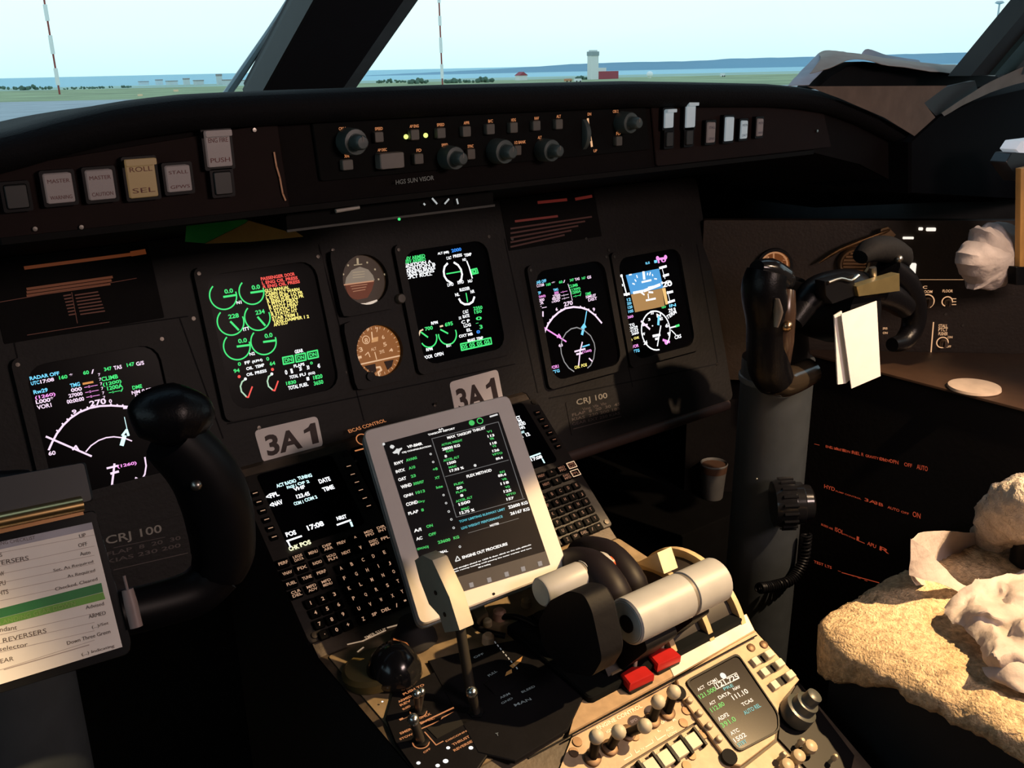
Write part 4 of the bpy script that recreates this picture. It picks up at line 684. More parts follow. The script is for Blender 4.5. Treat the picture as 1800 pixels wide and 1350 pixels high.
for i in range(-3, 4):
    k = sqrt(max(0, .8**2-(i/4.2)**2))*r; b.rr(OF, a-k, a+k, b_+i*r/4.2-.0015, b_+i*r/4.2+.0015, .002, .013, 0, .0004)
M('vent_louvres', b, mat('vent_louvre', (.30, .17, .08), .4, metal=.5), t)
P = [OF.P(*OF.at(x, y, .02), .02) for x, y in ((1440, 462), (1475, 440), (1515, 424), (1556, 408), (1566, 402))]
t = T('metal_bracket', 'shiny bronze bracket above the round air vent', 'bracket', P[0]); M('bracket_arm', MB().tube(P, [.004, .008, .011, .009, .003], 8, .45, 3), mat('bronze', (.5, .34, .2), .3, metal=1), t)
a, b_ = OF.at(1576, 404); M('bracket_plate', MB().prism(OF, ccw([OF.at(x, y, .02) for x, y in ((1548, 402), (1560, 398), (1574, 412), (1566, 420), (1545, 415))]), .018, .024), mat('bronze', (.5, .34, .2), .3, metal=1), t)
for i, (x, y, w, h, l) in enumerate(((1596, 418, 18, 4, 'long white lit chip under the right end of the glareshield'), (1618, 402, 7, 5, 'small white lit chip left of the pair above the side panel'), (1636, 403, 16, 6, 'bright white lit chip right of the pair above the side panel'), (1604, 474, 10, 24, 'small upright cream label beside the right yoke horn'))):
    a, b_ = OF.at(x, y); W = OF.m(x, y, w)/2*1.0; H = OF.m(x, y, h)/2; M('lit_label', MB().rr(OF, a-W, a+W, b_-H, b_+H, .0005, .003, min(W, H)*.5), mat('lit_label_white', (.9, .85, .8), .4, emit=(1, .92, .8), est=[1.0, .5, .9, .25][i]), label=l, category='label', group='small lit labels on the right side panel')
# side console with circuit breakers legends
t = T('side_console', 'black right side console with four rows of faint red legends', 'side console', (1.0, -.6, -1.15))
M('console_body', MB().prism(WF, ccw([(.85, -1.5), (1.29, -1.5), (1.29, .04), (.74, .04), (.85, -.06)]), -1.15, -.208, .002), mat('console_black', (.005, .004, .004), .7, bump=.1, spec=.2), t)
M('top_edge', MB().prism(WF, ccw([(.846, -1.5), (1.29, -1.5), (1.29, -.36), (1.14, -.425), (.846, -.13)]), -.208, -.204, .001), mat('console_top_brown', (.08, .042, .022), .5), t)
F4 = SF.up(.0008); b = MB(); z2 = Zm(1180, 600, 2.903)
def leg_row(x0, y0, x1, y1, items):
    for u, w, s, h in items:
        X = x0+(x1-x0)*u; Y = y0+(y1-y0)*u; b.text(F4, s, z2(X, Y), z2(X+w, Y+w*(y1-y0)/(x1-x0)), h)
leg_row(730, 528, 1310, 664, [(0, 26, '-', 2), (.10, 160, 'ENG IGNITION SYS', 4.5), (.14, 80, 'L A  B', 5), (.33, 60, 'FUEL R', 6), (.45, 130, 'GRAVITY XFLOW', 5), (.57, 34, 'ON', 6), (.66, 46, 'OPN', 7), (.79, 40, 'OFF', 7), (.90, 56, 'AUTO', 9)])
leg_row(780, 748, 1270, 905, [(0, 54, 'HYD', 7), (.12, 130, 'PUMP CONTROL', 2.6), (.42, 60, '3A', 6), (.52, 46, '3B', 6), (.66, 60, 'AUTO', 5), (.80, 40, 'OFF', 4), (.92, 40, 'ON', 10)])
leg_row(765, 938, 1110, 1085, [(0, 60, 'BLEED AIR', 3.6), (.2, 44, 'ISOL', 8), (.33, 60, '10TH STAGE', 2.6), (.52, 42, 'L', 8), (.68, 44, 'APU', 7), (.86, 50, 'R', 8)])
leg_row(728, 1130, 1050, 1245, [(0, 90, 'TEST LTS', 5), (.38, 150, '- - - - -', 1.6), (.45, 170, '', 1)])
b.pl(F4, [z2(870, 1180), z2(1060, 1232)], 1.4); M('console_legends', b, em('legend_console_red', (1.0, .13, .05), .30), t)
c = atZ(1712, 684, -.204); M('cup_lid', MB().lathe(c, (0, 0, 1), [(0, .040), (.002, .042), (.006, .041), (.007, .034), (.0065, .0001)], 32), mat('beige_lid', (.70, .55, .42), .6), label='round beige cup lid lying on the right side console', category='lid')  # loose cup lid lying on the console ledge
# paper bag tissue on the right wall
def blob(cx, cy, Y, pts, m, name, label, category, amp=.004, dep=.02, seed=0.):
    c = atY(cx, cy, Y); n = len(pts); rows = []
    for k in range(15):
        f = k/14; row = []
        for i in range(n*5+1):
            a = i/(n*5)*n; i0 = int(a) % n; i1 = (i0+1) % n; fr = a-int(a); p = (pts[i0][0]*(1-fr)+pts[i1][0]*fr, pts[i0][1]*(1-fr)+pts[i1][1]*fr)
            q = atY(p[0], p[1], Y); rr_ = sin(f*pi*.5); P_ = c+(q-c)*rr_; P_.y -= cos(f*pi*.5)*dep
            nn = noise.noise_vector(P_*28+V((seed, 0, 0)))*amp+noise.noise_vector(P_*75+V((seed, 3, 0)))*amp*.5; row.append(P_+nn)
        rows.append(row)
    back = [[V((p.x, Y+(Y+.006-p.y)*.6+.006, p.z)) for p in r] for r in rows[::-1]]
    return M(name, MB().grid(rows+back), m, label=label, category=category, ang=25)
blob(1742, 450, -.46, [z1(*p) for p in ((1545, 70), (1580, 65), (1590, 90), (1640, 45), (1700, 42), (1745, 75), (1755, 140), (1730, 240), (1700, 300), (1655, 345), (1655, 385), (1620, 425), (1555, 432), (1510, 412), (1510, 385), (1465, 340), (1442, 285), (1455, 225), (1500, 175), (1535, 150))], TISS, 'crumpled_tissue', 'crumpled pale tissue bundle stuffed by the right side panel', 'tissue', .0065, .035)
t = T('panel_edge_strip', 'strip of panel edge with warm light painted in at the right picture edge', 'panel edge', atY(1800, 480, -.50))
Fh = Fr((0, -.50, 0), (1, 0, 0), (0, 0, 1)); M('edge_board', MB().prism(Fh, ccw([Fh.at(x, y) for x, y in ((1790, 296), (1860, 280), (1860, 480), (1788, 470))]), -.004, .004, .001), mat('edge_warm_light', (.42, .22, .06), .6), t)  # warm lamp light on the panel edge is put into this amber
M('edge_block', MB().prism(Fh, rpoly(ccw([Fh.at(x, y) for x, y in ((1778, 468), (1860, 468), (1860, 500), (1778, 500))]), .002), -.006, .008, .001), BLACK, t)
t = T('headset_mount', 'black mount with a white top at the right picture edge', 'mount', atY(1795, 300, -.47)); Fh = Fr((0, -.47, 0), (1, 0, 0), (0, 0, 1))
M('mount_body', MB().prism(Fh, rpoly(ccw([Fh.at(x, y) for x, y in ((1762, 285), (1772, 268), (1850, 262), (1850, 322), (1785, 318))]), .003), -.02, .006, .001), mat('mount_black', (.012, .014, .02), .4), t)
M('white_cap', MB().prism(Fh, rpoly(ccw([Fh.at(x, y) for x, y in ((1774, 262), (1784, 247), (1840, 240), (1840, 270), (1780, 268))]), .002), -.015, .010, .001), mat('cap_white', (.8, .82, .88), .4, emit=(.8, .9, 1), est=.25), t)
# footwell shelf with cup
t = T('footwell_shelf', 'dark footwell shelf under the right instrument panel', 'shelf', (.6, 0, -1.15)); c = atY(1252, 874, -.02)
M('shelf_body', MB().box(.28, .84, -.10, .55, -1.15, c.z, .004), mat('footwell_black', (.003, .003, .003), .9, spec=.05), t)
t = T('paper_cup', 'white paper cup standing in the dark footwell left of the yoke column', 'cup', c); s = depth(c)/FPX
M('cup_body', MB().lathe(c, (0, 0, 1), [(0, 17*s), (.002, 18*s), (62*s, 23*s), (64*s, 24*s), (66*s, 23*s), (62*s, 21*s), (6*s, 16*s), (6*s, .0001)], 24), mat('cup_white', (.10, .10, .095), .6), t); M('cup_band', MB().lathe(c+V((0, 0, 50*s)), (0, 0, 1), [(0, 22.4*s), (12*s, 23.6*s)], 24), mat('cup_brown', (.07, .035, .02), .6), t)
c = atY(1302, 846, -.03); M('crumpled_wrapper', MB().sphere(c+V((0, 0, 0)), .020), mat('wrapper_pink', (.20, .11, .09), .6), label='small pinkish wrapper beside the paper cup in the footwell', category='wrapper')

# ------------------------------------------------------------------ yokes
def horn(parent, P, R, m=GRIP, name='grip'): return M(name, MB().tube(P, R, 16, 1.0, 5), m, parent, ang=50)
def yk(x, y, Y=-.42): return atY(x, y, Y)
t = T('control_column', 'grey painted control column standing before the right seat', 'control column', (.575, -.30, -1.15))
M('column_tube', MB().tube([(.578, -.27, -1.15), (.575, -.29, -.7), (.572, -.30, -.4), (.570, -.305, -.125)], [.062, .060, .058, .057], 28, 1, 3), COLG, t)
M('column_neck', MB().tube([(.570, -.305, -.13), (.567, -.30, -.06), (.565, -.30, .0)], [.050, .045, .040], 20, 1, 3), BLACK, t)
b = MB().lathe((.5725, -.302, -.165), (0, 0, 1), [(0, .0585), (.002, .0600), (.010, .0600), (.012, .0580)], 28); M('column_collar', b, mat('collar_grey', (.15, .16, .17), .45), t)
a = atY(1345, 920, -.36); M('label_mark', MB().sphere(atY(1330, 842, -.355), .0022), METAL, t)
# right yoke wheel
t = T('control_yoke', 'black control yoke with two horns and a clip on top, right seat', 'yoke', (.565, -.42, -.12))
M('hub', MB().tube([(.565, -.30, -.035), (.565, -.345, -.035), (.565, -.40, -.03), (.565, -.455, -.025)], [.034, .036, .042, .040], 20, 1.1, 4), BLACK, t)
M('hub_cover', MB().tube([yk(1392, 566, -.43), yk(1425, 520, -.43), yk(1460, 505, -.43), yk(1500, 505, -.43), yk(1560, 520, -.43), yk(1590, 540, -.43)], [.016, .021, .024, .026, .022, .018], 14, 1, 4), GRIP, t)
g_ = horn(t, [yk(1348, 478), yk(1342, 510), yk(1352, 560), yk(1350, 610), yk(1352, 645), yk(1362, 668)], [.027, .030, .032, .030, .029, .027]); 
M('grip_head', MB().tube([yk(1330, 470), yk(1350, 476), yk(1372, 490), yk(1382, 502)], [.012, .022, .022, .012], 14, .8, 4), GLOSS, g_)
M('grip_inner_face', MB().tube([yk(1382, 510, -.435), yk(1378, 550, -.44), yk(1376, 600, -.44), yk(1374, 650, -.43)], [.012, .016, .015, .010], 12, 1, 4), mat('grip_bronze_gloss', (.05, .03, .02), .22), g_)
M('trigger_button', MB().sphere(yk(1383, 573, -.452), .008), mat('bronze', (.5, .34, .2), .3, metal=1), g_); M('steel_blade', MB().tube([yk(1366, 525, -.452), yk(1368, 548, -.452), yk(1364, 575, -.452)], [.003, .007, .003], 10, .5, 3), mat('dull_steel', (.30, .26, .22), .4, metal=.8), g_)
M('lower_arm', MB().tube([yk(1352, 662), yk(1372, 672), yk(1400, 664), yk(1424, 652)], [.024, .023, .021, .0195], 18, 1, 5), mat('arm_gloss_brown', (.03, .022, .014), .2, coat=.6), t)
g_ = horn(t, [yk(1560, 470), yk(1592, 500), yk(1606, 540), yk(1604, 575), yk(1588, 600), yk(1568, 606)], [.020, .021, .020, .018, .015, .011])
M('grip_head', MB().tube([yk(1512, 452), yk(1530, 440), yk(1556, 438), yk(1582, 448), yk(1592, 462)], [.013, .021, .024, .020, .010], 12, .85, 4), BLACKM, g_)
M('mic_switch', MB().cyl(yk(1534, 492, -.45), yk(1534, 470, -.45), .006, .005, 12), METAL, g_); M('trim_switch', MB().sphere(yk(1580, 455, -.442), .006), STEEL, g_)
M('horn_button', MB().lathe(yk(1571, 528, -.440), (0, -1, 0), [(0, .009), (.004, .009), (.005, .007), (.0051, .0001)], 18), mat('button_brown', (.12, .07, .05), .5), g_)
ck = M('clip_bar', MB(), GOLD, t) if False else None
Fc = Fr((0, -.470, 0), (1, 0, 0), (0, 0, 1)); q = [Fc.at(*z1(*p)) for p in ((822, 412), (1072, 336), (1074, 438), (835, 470))]
M('clip_bar', MB().prism(Fc, ccw(q), -.014, .0, .001), mat('olive_brass', (.42, .34, .16), .38, metal=.85), t)
M('clip_back_plate', MB().prism(Fc, ccw([Fc.at(*z1(*p)) for p in ((655, 385), (830, 345), (835, 470), (700, 520), (660, 470))]), -.022, -.006, .001), BLACK, t)
M('clip_spring', MB().tube([Fc.P(*Fc.at(*z1(*p)), -.004) for p in ((668, 392), (740, 368), (800, 380), (845, 348))], .0022, 8, 1, 3), METAL, t)
# checklist cards on the clip
Ff = Fr(atY(1497, 683, -.485), (1, -.10, 0), (0, .06, 1)); q = [(1479, 552), (1541, 529), (1548, 661), (1497, 683)]
t = T('checklist_card', 'brightly lit blank white cards clipped to the right yoke', 'card', Ff.P(*Ff.at(1520, 683)))
M('front_card', MB().prism(Ff, ccw([Ff.at(*p) for p in q]), -.0012, 0), WHITE, t)
M('rear_card', MB().prism(Ff, ccw([Ff.at(*p) for p in ((1475, 556), (1488, 548), (1502, 670), (1495, 676), (1481, 678))]), -.010, -.008), WHITE, t)
# handset holder on the column and coiled cord
c = atY(1404, 884, -.395); t = T('column_knob', 'black ribbed round knob on the side of the grey column', 'knob', c-V((0, 0, .05))); s = depth(c)/FPX; ax = V((.75, -.62, .05)).normalized(); c0 = c-ax*.040
M('knob_body', MB().lathe(c0, ax, [(0, 40*s), (.012, 44*s), (.03, 44*s), (.032, 38*s), (.045, 37*s), (.047, 33*s), (.058, 31*s), (.062, 24*s), (.0621, .0001)], 30), GLOSS, t)
b = MB()
for i in range(18):
    a = 2*pi*i/18; e1 = ax.cross(V((0, 0, 1))).normalized(); e2 = ax.cross(e1); p = c0+(e1*cos(a)+e2*sin(a))*44*s; b.cyl(p+ax*.01, p+ax*.032, .0028, seg=8)
M('knob_ribs', b, GLOSS, t)
pth = [atY(x, y, -.372) for x, y in ((1418, 940), (1412, 985), (1392, 1018), (1360, 1030), (1335, 1034))]; b = MB()
def cm(P, t_):
    i = min(int(t_), len(P)-2); f = t_-i; p0, p1, p2, p3 = P[max(i-1, 0)], P[i], P[i+1], P[min(i+2, len(P)-1)]
    return 0.5*((2*p1)+(p2-p0)*f+(2*p0-5*p1+4*p2-p3)*f*f+(3*p1-p0-3*p2+p3)*f**3)
hel = []
for i in range(420):
    u = i/419*(len(pth)-1); p = cm(pth, u); d = (cm(pth, min(u+.02, len(pth)-1))-cm(pth, max(u-.02, 0))).normalized(); e1 = d.cross(V((0, 1, .1))).normalized(); e2 = d.cross(e1); a = i*2*pi/14; hel.append(p+(e1*cos(a)+e2*sin(a))*.0075)
M('coiled_cord', b.tube(hel, .0022, 6), BLACK, label='black coiled cord hanging against the grey right column', category='cord')

# left yoke and column
t = T('control_column', 'dull grey control column below the lit checklist, left seat', 'control column', (-.575, -.30, -1.15))
M('column_tube', MB().tube([(-.578, -.27, -1.15), (-.575, -.29, -.7), (-.572, -.30, -.4), (-.570, -.305, -.125)], [.064, .062, .060, .058], 28, 1, 3), COLG, t)
t = T('control_yoke', 'black control yoke horn in front of the left navigation display', 'yoke', (-.565, -.42, -.15)); yl = lambda x, y, Y=-.42: atY(x, y, Y)
M('hub', MB().tube([(-.565, -.30, -.04), (-.565, -.36, -.04), (-.565, -.455, -.03)], [.036, .040, .040], 20, 1.1, 4), BLACK, t)
g_ = horn(t, [yl(300, 770), yl(345, 815), yl(372, 860), (yl(388, 915)), yl(392, 970), yl(380, 1010)], [.026, .029, .031, .031, .029, .024], BLACK)
M('grip_head', MB().tube([yl(235, 745), yl(262, 735), yl(300, 730), yl(338, 738), yl(355, 752)], [.014, .025, .030, .026, .012], 16, .95, 5), GRIP, g_)
M('trim_switch', MB().sphere(yl(345, 853, -.446), .005), STEEL, g_)
M('lower_arm', MB().tube([yl(382, 1005), yl(345, 1040), yl(280, 1062), yl(180, 1085), yl(60, 1110), yl(-20, 1130)], [.023, .022, .021, .021, .022, .025], 16, 1, 4), BLACK, t)
M('upper_arm', MB().tube([yl(60, 850, -.43), yl(0, 870, -.43), yl(-60, 880, -.43)], [.012, .02, .024], 14, 1, 3), BLACK, t)
# lit checklist board on left yoke
Fb = Fr(atY(214, 1136, -.50), (1, 0.02, 0), (0, .42, 1)); z8 = Zm(0, 800, 2.4536); z9 = Zm(0, 900, 4.2167)
t = T('checklist_holder', 'lit paper checklist in a black frame on the left yoke', 'checklist', Fb.P(*Fb.at(120, 1180)))
ext = lambda p, k: (p[0], p[1])
cardpx = [(-120, 1240), (215, 1137), (161, 918), (-120, 978)]
M('backing_frame', MB().prism(Fb, rpoly(ccw([Fb.at(*p) for p in ((-140, 1262), (228, 1150), (232, 1128), (168, 896), (-140, 960))]), .004), -.010, -.001, .001), GLOSS, t)
M('paper_sheet', MB().prism(Fb, ccw([Fb.at(*p) for p in cardpx]), -.001, .0004), mat('checklist_paper', (.80, .74, .68), .6, noise_=.03), t)
F5 = Fb.up(.0008); F6 = Fb.up(.0011)
M('header_band', MB().prism(Fb, ccw([Fb.at(*p) for p in ((-120, 978), (161, 918), (164, 930), (-120, 992))]), .0004, .0007), mat('header_grey', (.34, .33, .38), .6), t)
M('dark_green_band', MB().prism(Fb, ccw([Fb.at(*z9(*p)) for p in ((-500, 858), (0, 716), (750, 525), (764, 592), (0, 786), (-500, 928))]), .0004, .0007), mat('band_green', (.02, .20, .05), .6), t)
M('light_green_band', MB().prism(Fb, ccw([Fb.at(*z9(*p)) for p in ((-500, 930), (0, 788), (764, 594), (780, 645), (0, 844), (-500, 986))]), .0004, .0007), mat('band_lime', (.14, .36, .05), .6), t)
b = MB()
def bt(s, x0, y0, x1, y1, h): b.text(F5, s, z9(x0, y0), z9(x1, y1), h/4.2167, bold=.0)
for a in (('UP', 592, 194, 638, 182, 28), ('OFF', 584, 262, 650, 247, 28), ('Auto', 596, 326, 672, 310, 28), ('Set, As Required', 398, 444, 692, 376, 28), ('As Required', 502, 488, 706, 440, 28), ('Checked, Cleared', 412, 584, 724, 506, 28), ('Advised', 638, 722, 772, 690, 26), ('ARMED', 660, 790, 786, 760, 28), ('(...)/Set', 684, 864, 806, 830, 28), ('Down Three Green', 500, 986, 820, 896, 28), ('(...) Indicating', 608, 1066, 848, 1000, 28), ('EVERSERS', -60, 404, 214, 356, 34), ('W', 0, 476, 34, 468, 32), ('APU', -30, 556, 44, 538, 34), ('LIGHTS', -70, 634, 64, 604, 34), ('Attendant', -110, 906, 126, 870, 34), ('REVERSERS', 24, 970, 346, 894, 34), ('Gear selector', -160, 1062, 206, 994, 32), ('GEAR', -40, 1132, 102, 1100, 32), ('S', 0, 334, 18, 330, 30)): bt(*a)
M('paper_print', b, mat('checklist_ink', (.10, .07, .06), .7), t); b = MB(); bt('BEFORE LANDING CHECKLIST', -250, 290, 262, 200, 26); M('header_print', b, mat('checklist_ink', (.10, .07, .06), .7), t)
b = MB()
for y0, y1 in ((272, 180), (372, 262), (430, 330), (497, 392), (562, 455), (628, 520), (880, 760), (945, 828), (1010, 890), (1140, 960)): b.pl(F5, [z9(0, y0+30), z9(700, y1-10)], .7)
b.pl(F5, [z9(30, 1168), z9(660, 985)], 1.6); M('ruled_lines', b, mat('rule_grey', (.40, .33, .30), .7), t)
b = MB(); b.text(F6, 'LANDING GEAR DOWN', z9(0, 838), z9(560, 690), 8, bold=.01); M('band_print', b, mat('band_print_lime', (.24, .42, .10), .6), t)
M('clip_bar', MB().tube([Fb.P(*Fb.at(x, y), .004) for x, y in ((-120, 940), (-40, 924), (60, 903), (142, 886))], .009, 14, .7, 2), mat('amber_steel', (.75, .50, .22), .28, metal=1), t)
M('clip_plate', MB().prism(Fb, ccw([Fb.at(*p) for p in ((-120, 950), (143, 893), (146, 905), (-120, 965))]), 0, .004), mat('clip_brown', (.30, .15, .06), .4, metal=.5), t)
M('top_case', MB().prism(Fb, rpoly(ccw([Fb.at(*p) for p in ((-120, 860), (150, 812), (165, 880), (-120, 945))]), .003), -.03, .003, .002), mat('case_blue_black', (.010, .014, .018), .5), t)
P = [Fb.P(*Fb.at(x, y), .004) for x, y in ((222, 1036), (228, 1060), (238, 1102))]; M('marker_pen', MB().tube([Fb.P(*Fb.at(216, 1012), .004), P[0]], [.0012, .0012], 8).tube(P, [.0045, .0052, .0050], 12), mat('pen_pinkish', (.24, .18, .17), .5), label='pinkish grey pen clipped along the right edge of the checklist frame', category='pen')

# ================================================================== pedestal
WP = .245
t = T('centre_pedestal', 'wide tan painted centre pedestal between the pilots', 'pedestal', (0, -.5, -1.15))
yk1, zk1 = -.2795, -.350
prof = [(.02, -1.15), (.02, -.178), (-.062, -.178), (yk1, zk1), (-.535, -.372), (-.535-.62*.8829, -.372-.62*.4695), (-1.09, -1.15)]
b = MB(); n = len(prof); b.v = [V((-WP, y, z_)) for y, z_ in prof]+[V((WP, y, z_)) for y, z_ in prof]; b.f = [tuple(range(n)), tuple(range(2*n-1, n-1, -1))]+[(i, n+i, n+(i+1) % n, (i+1) % n) for i in range(n)]
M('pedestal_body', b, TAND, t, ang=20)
cbm = mat('pedestal_side_black', (.010, .010, .012), .7); b = MB()
for s in (-1, 1): M('side_cover', MB().add([V((s*(WP+.0015), y, z_)) for y, z_ in prof]+[V((s*(WP+.0002), y, z_)) for y, z_ in prof], [tuple(range(n)), tuple(range(2*n-1, n-1, -1))]), cbm, t)
# right rim and cross strip
M('cross_strip', MB().prism(AF, ccw([AF.at(*p) for p in ((1327, 1113), (1312, 1082), (1020, 1222), (1000, 1292))]), .0, .003, .0006), TAN, t)
M('bright_strip', MB().prism(AF, ccw([AF.at(*p) for p in ((1325, 1111), (1311, 1084), (1168, 1157), (1184, 1193))]), .003, .0038, .0002), mat('strip_white', (.86, .82, .74), .35), t)
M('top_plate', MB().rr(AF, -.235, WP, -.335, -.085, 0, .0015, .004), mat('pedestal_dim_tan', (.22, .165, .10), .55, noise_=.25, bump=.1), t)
b = MB(); b.pl(AF.up(.0036), [(1330, 1117), (1000, 1294)], 3); b.pl(BF.up(.0016), [(1000, 1294), (930, 1332)], 3); M('panel_gap', b, BLACKM, t)

# ---- two flight management keypads
KEYS = []
zk = Zm(420, 780, 3.857); LSK = []
rows_ = [([(290, 830), (392, 795), (492, 757), (590, 722), (683, 692), (778, 660), (870, 628), (955, 597)], ['PERF', 'LEGS\nDATA', 'MENU', 'DEP\nARR', 'PREV', '^', 'MSG\nPFD', 'DIR\nINT'], 'f'),
 ([(318, 897), (418, 862), (520, 827), (620, 790), (715, 758), (812, 725), (903, 690), (978, 660)], ['VNAV', 'FIX', 'RADIO', 'HOLD\nPLN', 'NEXT', 'v', 'EXEC\nMFD', 'FPL'], 'f'),
 ([(345, 967), (450, 928), (548, 892), (680, 865), (752, 837), (828, 808), (898, 783), (972, 757)], ['FUEL', 'TUNE', 'PERF', 'A', 'B', 'C', 'D', 'E'], 'm'),
 ([(380, 1035), (485, 998), (585, 962), (703, 932), (783, 903), (857, 877), (932, 850), (1005, 827)], ['CLR\nDEL', 'MFD\nADV', 'MFD\nMENU', 'F', 'G', 'H', 'I', 'J'], 'm'),
 ([(475, 1100), (557, 1070), (635, 1040), (735, 1000), (812, 973), (888, 942), (963, 912), (1035, 887)], list('123KLMNO'), 'n'),
 ([(508, 1165), (587, 1138), (663, 1110), (765, 1068), (845, 1040), (918, 1008), (993, 980), (1064, 952)], list('456PQRST'), 'n'),
 ([(535, 1240), (617, 1210), (693, 1175), (800, 1137), (877, 1108), (950, 1077), (1027, 1050), (1092, 1022)], list('789UVWXY'), 'n'),
 ([(570, 1310), (650, 1280), (728, 1248), (830, 1207), (905, 1175), (982, 1145), (1055, 1115), (1115, 1090)], ['.', '0', '+', 'Z', 'SP', 'DEL', '/', '-'], 'n')]
CXC = -.1681
lsl = [CF.at(*zk(x, y)) for x, y in ((103, 355), (129, 414), (155, 473), (181, 532), (207, 591), (232, 650))]; lsr = [CF.at(*zk(x, y)) for x, y in ((735, 172), (762, 227), (790, 280), (817, 333), (843, 388), (870, 440))]
scr = [CF.at(*p) for p in ((456, 832), (586, 806), (638, 923), (500, 972))]
su0 = (scr[0][0]+scr[3][0])/2; su1 = (scr[1][0]+scr[2][0])/2; sv1 = (scr[0][1]+scr[1][1])/2; sv0 = (scr[2][1]+scr[3][1])/2
def cdu(label, dx, syms, dim):
    o = (CXC+dx); x0, x1, y0, y1 = CXC-.082+dx, CXC+.082+dx, -.215, .028
    t = T('flight_management_keypad', label, 'keypad computer', CF.P(o, y0), 'flight management keypads')
    M('housing', MB().rr(CF, x0, x1, y0, y1, -.004, .004, .005, .001), mat('keypad_housing', (.012, .009, .007), .55, bump=.1), t)
    s = M('screen', MB().rr(CF, su0+dx, su1+dx, sv0, sv1, .004, .006, .006, .0005), GLASS, t)
    for nm, b, m in syms: M(nm, b, m, s)
    lg = MB(); F7 = CF.up(.0098); F8 = CF.up(.0082)
    for l, sx in ((lsl, 1), (lsr, -1)):
        for (u, v) in l:
            M('line_key', MB().rr(CF, u+dx-.005, u+dx+.005, v-.0035, v+.0035, .004, .008, .001, .0005), KEYM, t); lg.line(F8, [(u+dx-.003, v), (u+dx+.003, v)], .0011)
    for pts, ls, kd in rows_:
        for (x, y), s_ in zip(pts, ls):
            u, v = CF.at(*zk(x, y)); hw = .0068 if kd == 'n' or (kd == 'm' and len(s_) == 1) else .0080; hh = .0056
            M('key', MB().rr(CF, u+dx-hw, u+dx+hw, v-hh, v+hh, .004, .0095, .0015, .0008), KEYM, t)
            ws = s_.split('\n')
            for i, w_ in enumerate(ws):
                H = .0050 if len(w_) == 1 else (.0042 if len(ws) == 1 else .0037); W = {1: .0034, 2: .007}.get(len(w_), .0125)
                if w_ in 'I1': W = .0010
                if w_ == '.': W, H = .0012, .0012
                vv = v-H/2+(0 if len(ws) == 1 else (.0024 if i == 0 else -.0024)); lg.text2(F7, w_, (u+dx-W/2, vv), (1, 0), W, H, 0, .02)
    M('key_legends', lg, dim, t)
    for (u, v) in ((x0+.008, y1-.008), (x1-.008, y1-.008), (x0+.010, y0+.008), (x1-.008, y0+.008)): M('corner_screw', MB().lathe(CF.P(u, v, .004), CF.n, [(0, .0042), (.002, .004), (.0021, .0001)], 12), mat('dark_screw', (.10, .09, .08), .4, metal=1), t)
    if dx > 0:
        for (x, y) in ((955, 597), (978, 660)):
            u, v = CF.at(*zk(x, y)); b = MB(); b.line(F7, [(u+dx-.0075, v-.005), (u+dx+.0075, v-.005), (u+dx+.0075, v+.005), (u+dx-.0075, v+.005)], .0013, .0002, closed=True); M('lit_key_outline', b, em('lit_outline', (1, .66, .4), .9), t)
    return t
F9 = CF.up(.0064); wc = MB(); ww = MB(); wy = MB()
def ct(b, s, x0, y0, x1, y1, h, Z=zk, k=3.857): b.text(F9, s, Z(x0, y0), Z(x1, y1), h/k, bold=.04)
for a in (('ACT RADIO', 258, 298, 392, 258, 28), ('TUNING', 404, 246, 498, 222, 28), ('PAGE 1', 328, 306, 392, 290, 22), ('OF 2', 400, 282, 480, 262, 22), ('COM 1', 376, 418, 440, 402, 26), ('COM 2', 450, 394, 534, 368, 26)): ct(wc, *a)
for a in (('VHF', 374, 322, 452, 300, 28), ('<FPL', 190, 376, 276, 350, 36), ('<NAV', 216, 432, 302, 404, 36), ('DATE', 548, 270, 624, 248, 34), ('TIME', 574, 326, 650, 302, 34), ('123.45', 394, 372, 484, 348, 32), ('17:08', 470, 588, 580, 552, 40), ('POS', 324, 632, 392, 612, 36), ('NRST', 668, 520, 734, 502, 30)): ct(ww, *a)
ww.pl(F9, [zk(325, 660), zk(424, 626)], 3.4); ww.pl(F9, [zk(333, 665), zk(350, 700)], 3); ww.pl(F9, [zk(666, 550), zk(756, 518)], 3.4); wc.pl(F9, [zk(758, 532), zk(768, 558)], 4)
ct(wy, 'CHK', 344, 728, 412, 706, 34); ct(wy, 'POS', 420, 700, 492, 676, 34)
cdu('left keypad computer with white and pale blue screen text', 0, [('cyan_text', wc, EWC), ('white_text', ww, EW), ('yellow_text', wy, em('glow_pale_yellow', (1, 1, .62), 1.2))], em('key_legend_left', (.95, .55, .34), .55))
wc = MB(); ww = MB(); z7 = Zm(860, 680, 4.5)
for a in (('ACT', 200, 262, 252, 250, 30), ('RADIO', 232, 312, 292, 296, 34), ('12', 296, 392, 326, 382, 32), ('17:08', 336, 588, 424, 560, 30), ('E', 256, 404, 272, 398, 26), ('TM', 208, 286, 260, 274, 26), ('VHF2', 232, 340, 286, 326, 24)): ct(ww, *a, Z=z7, k=4.5)
ct(wc, 'NAV', 246, 372, 284, 362, 24, Z=z7, k=4.5); wc.pl(F9, [z7(310, 560), z7(404, 526)], 3); wc.pl(F9, [z7(420, 570), z7(436, 600)], 3)
cdu('right keypad computer partly covered by the white tablet', .3352, [('cyan_text', wc, EWC), ('white_text', ww, EW)], em('key_legend_right', (.9, .36, .2), .26))
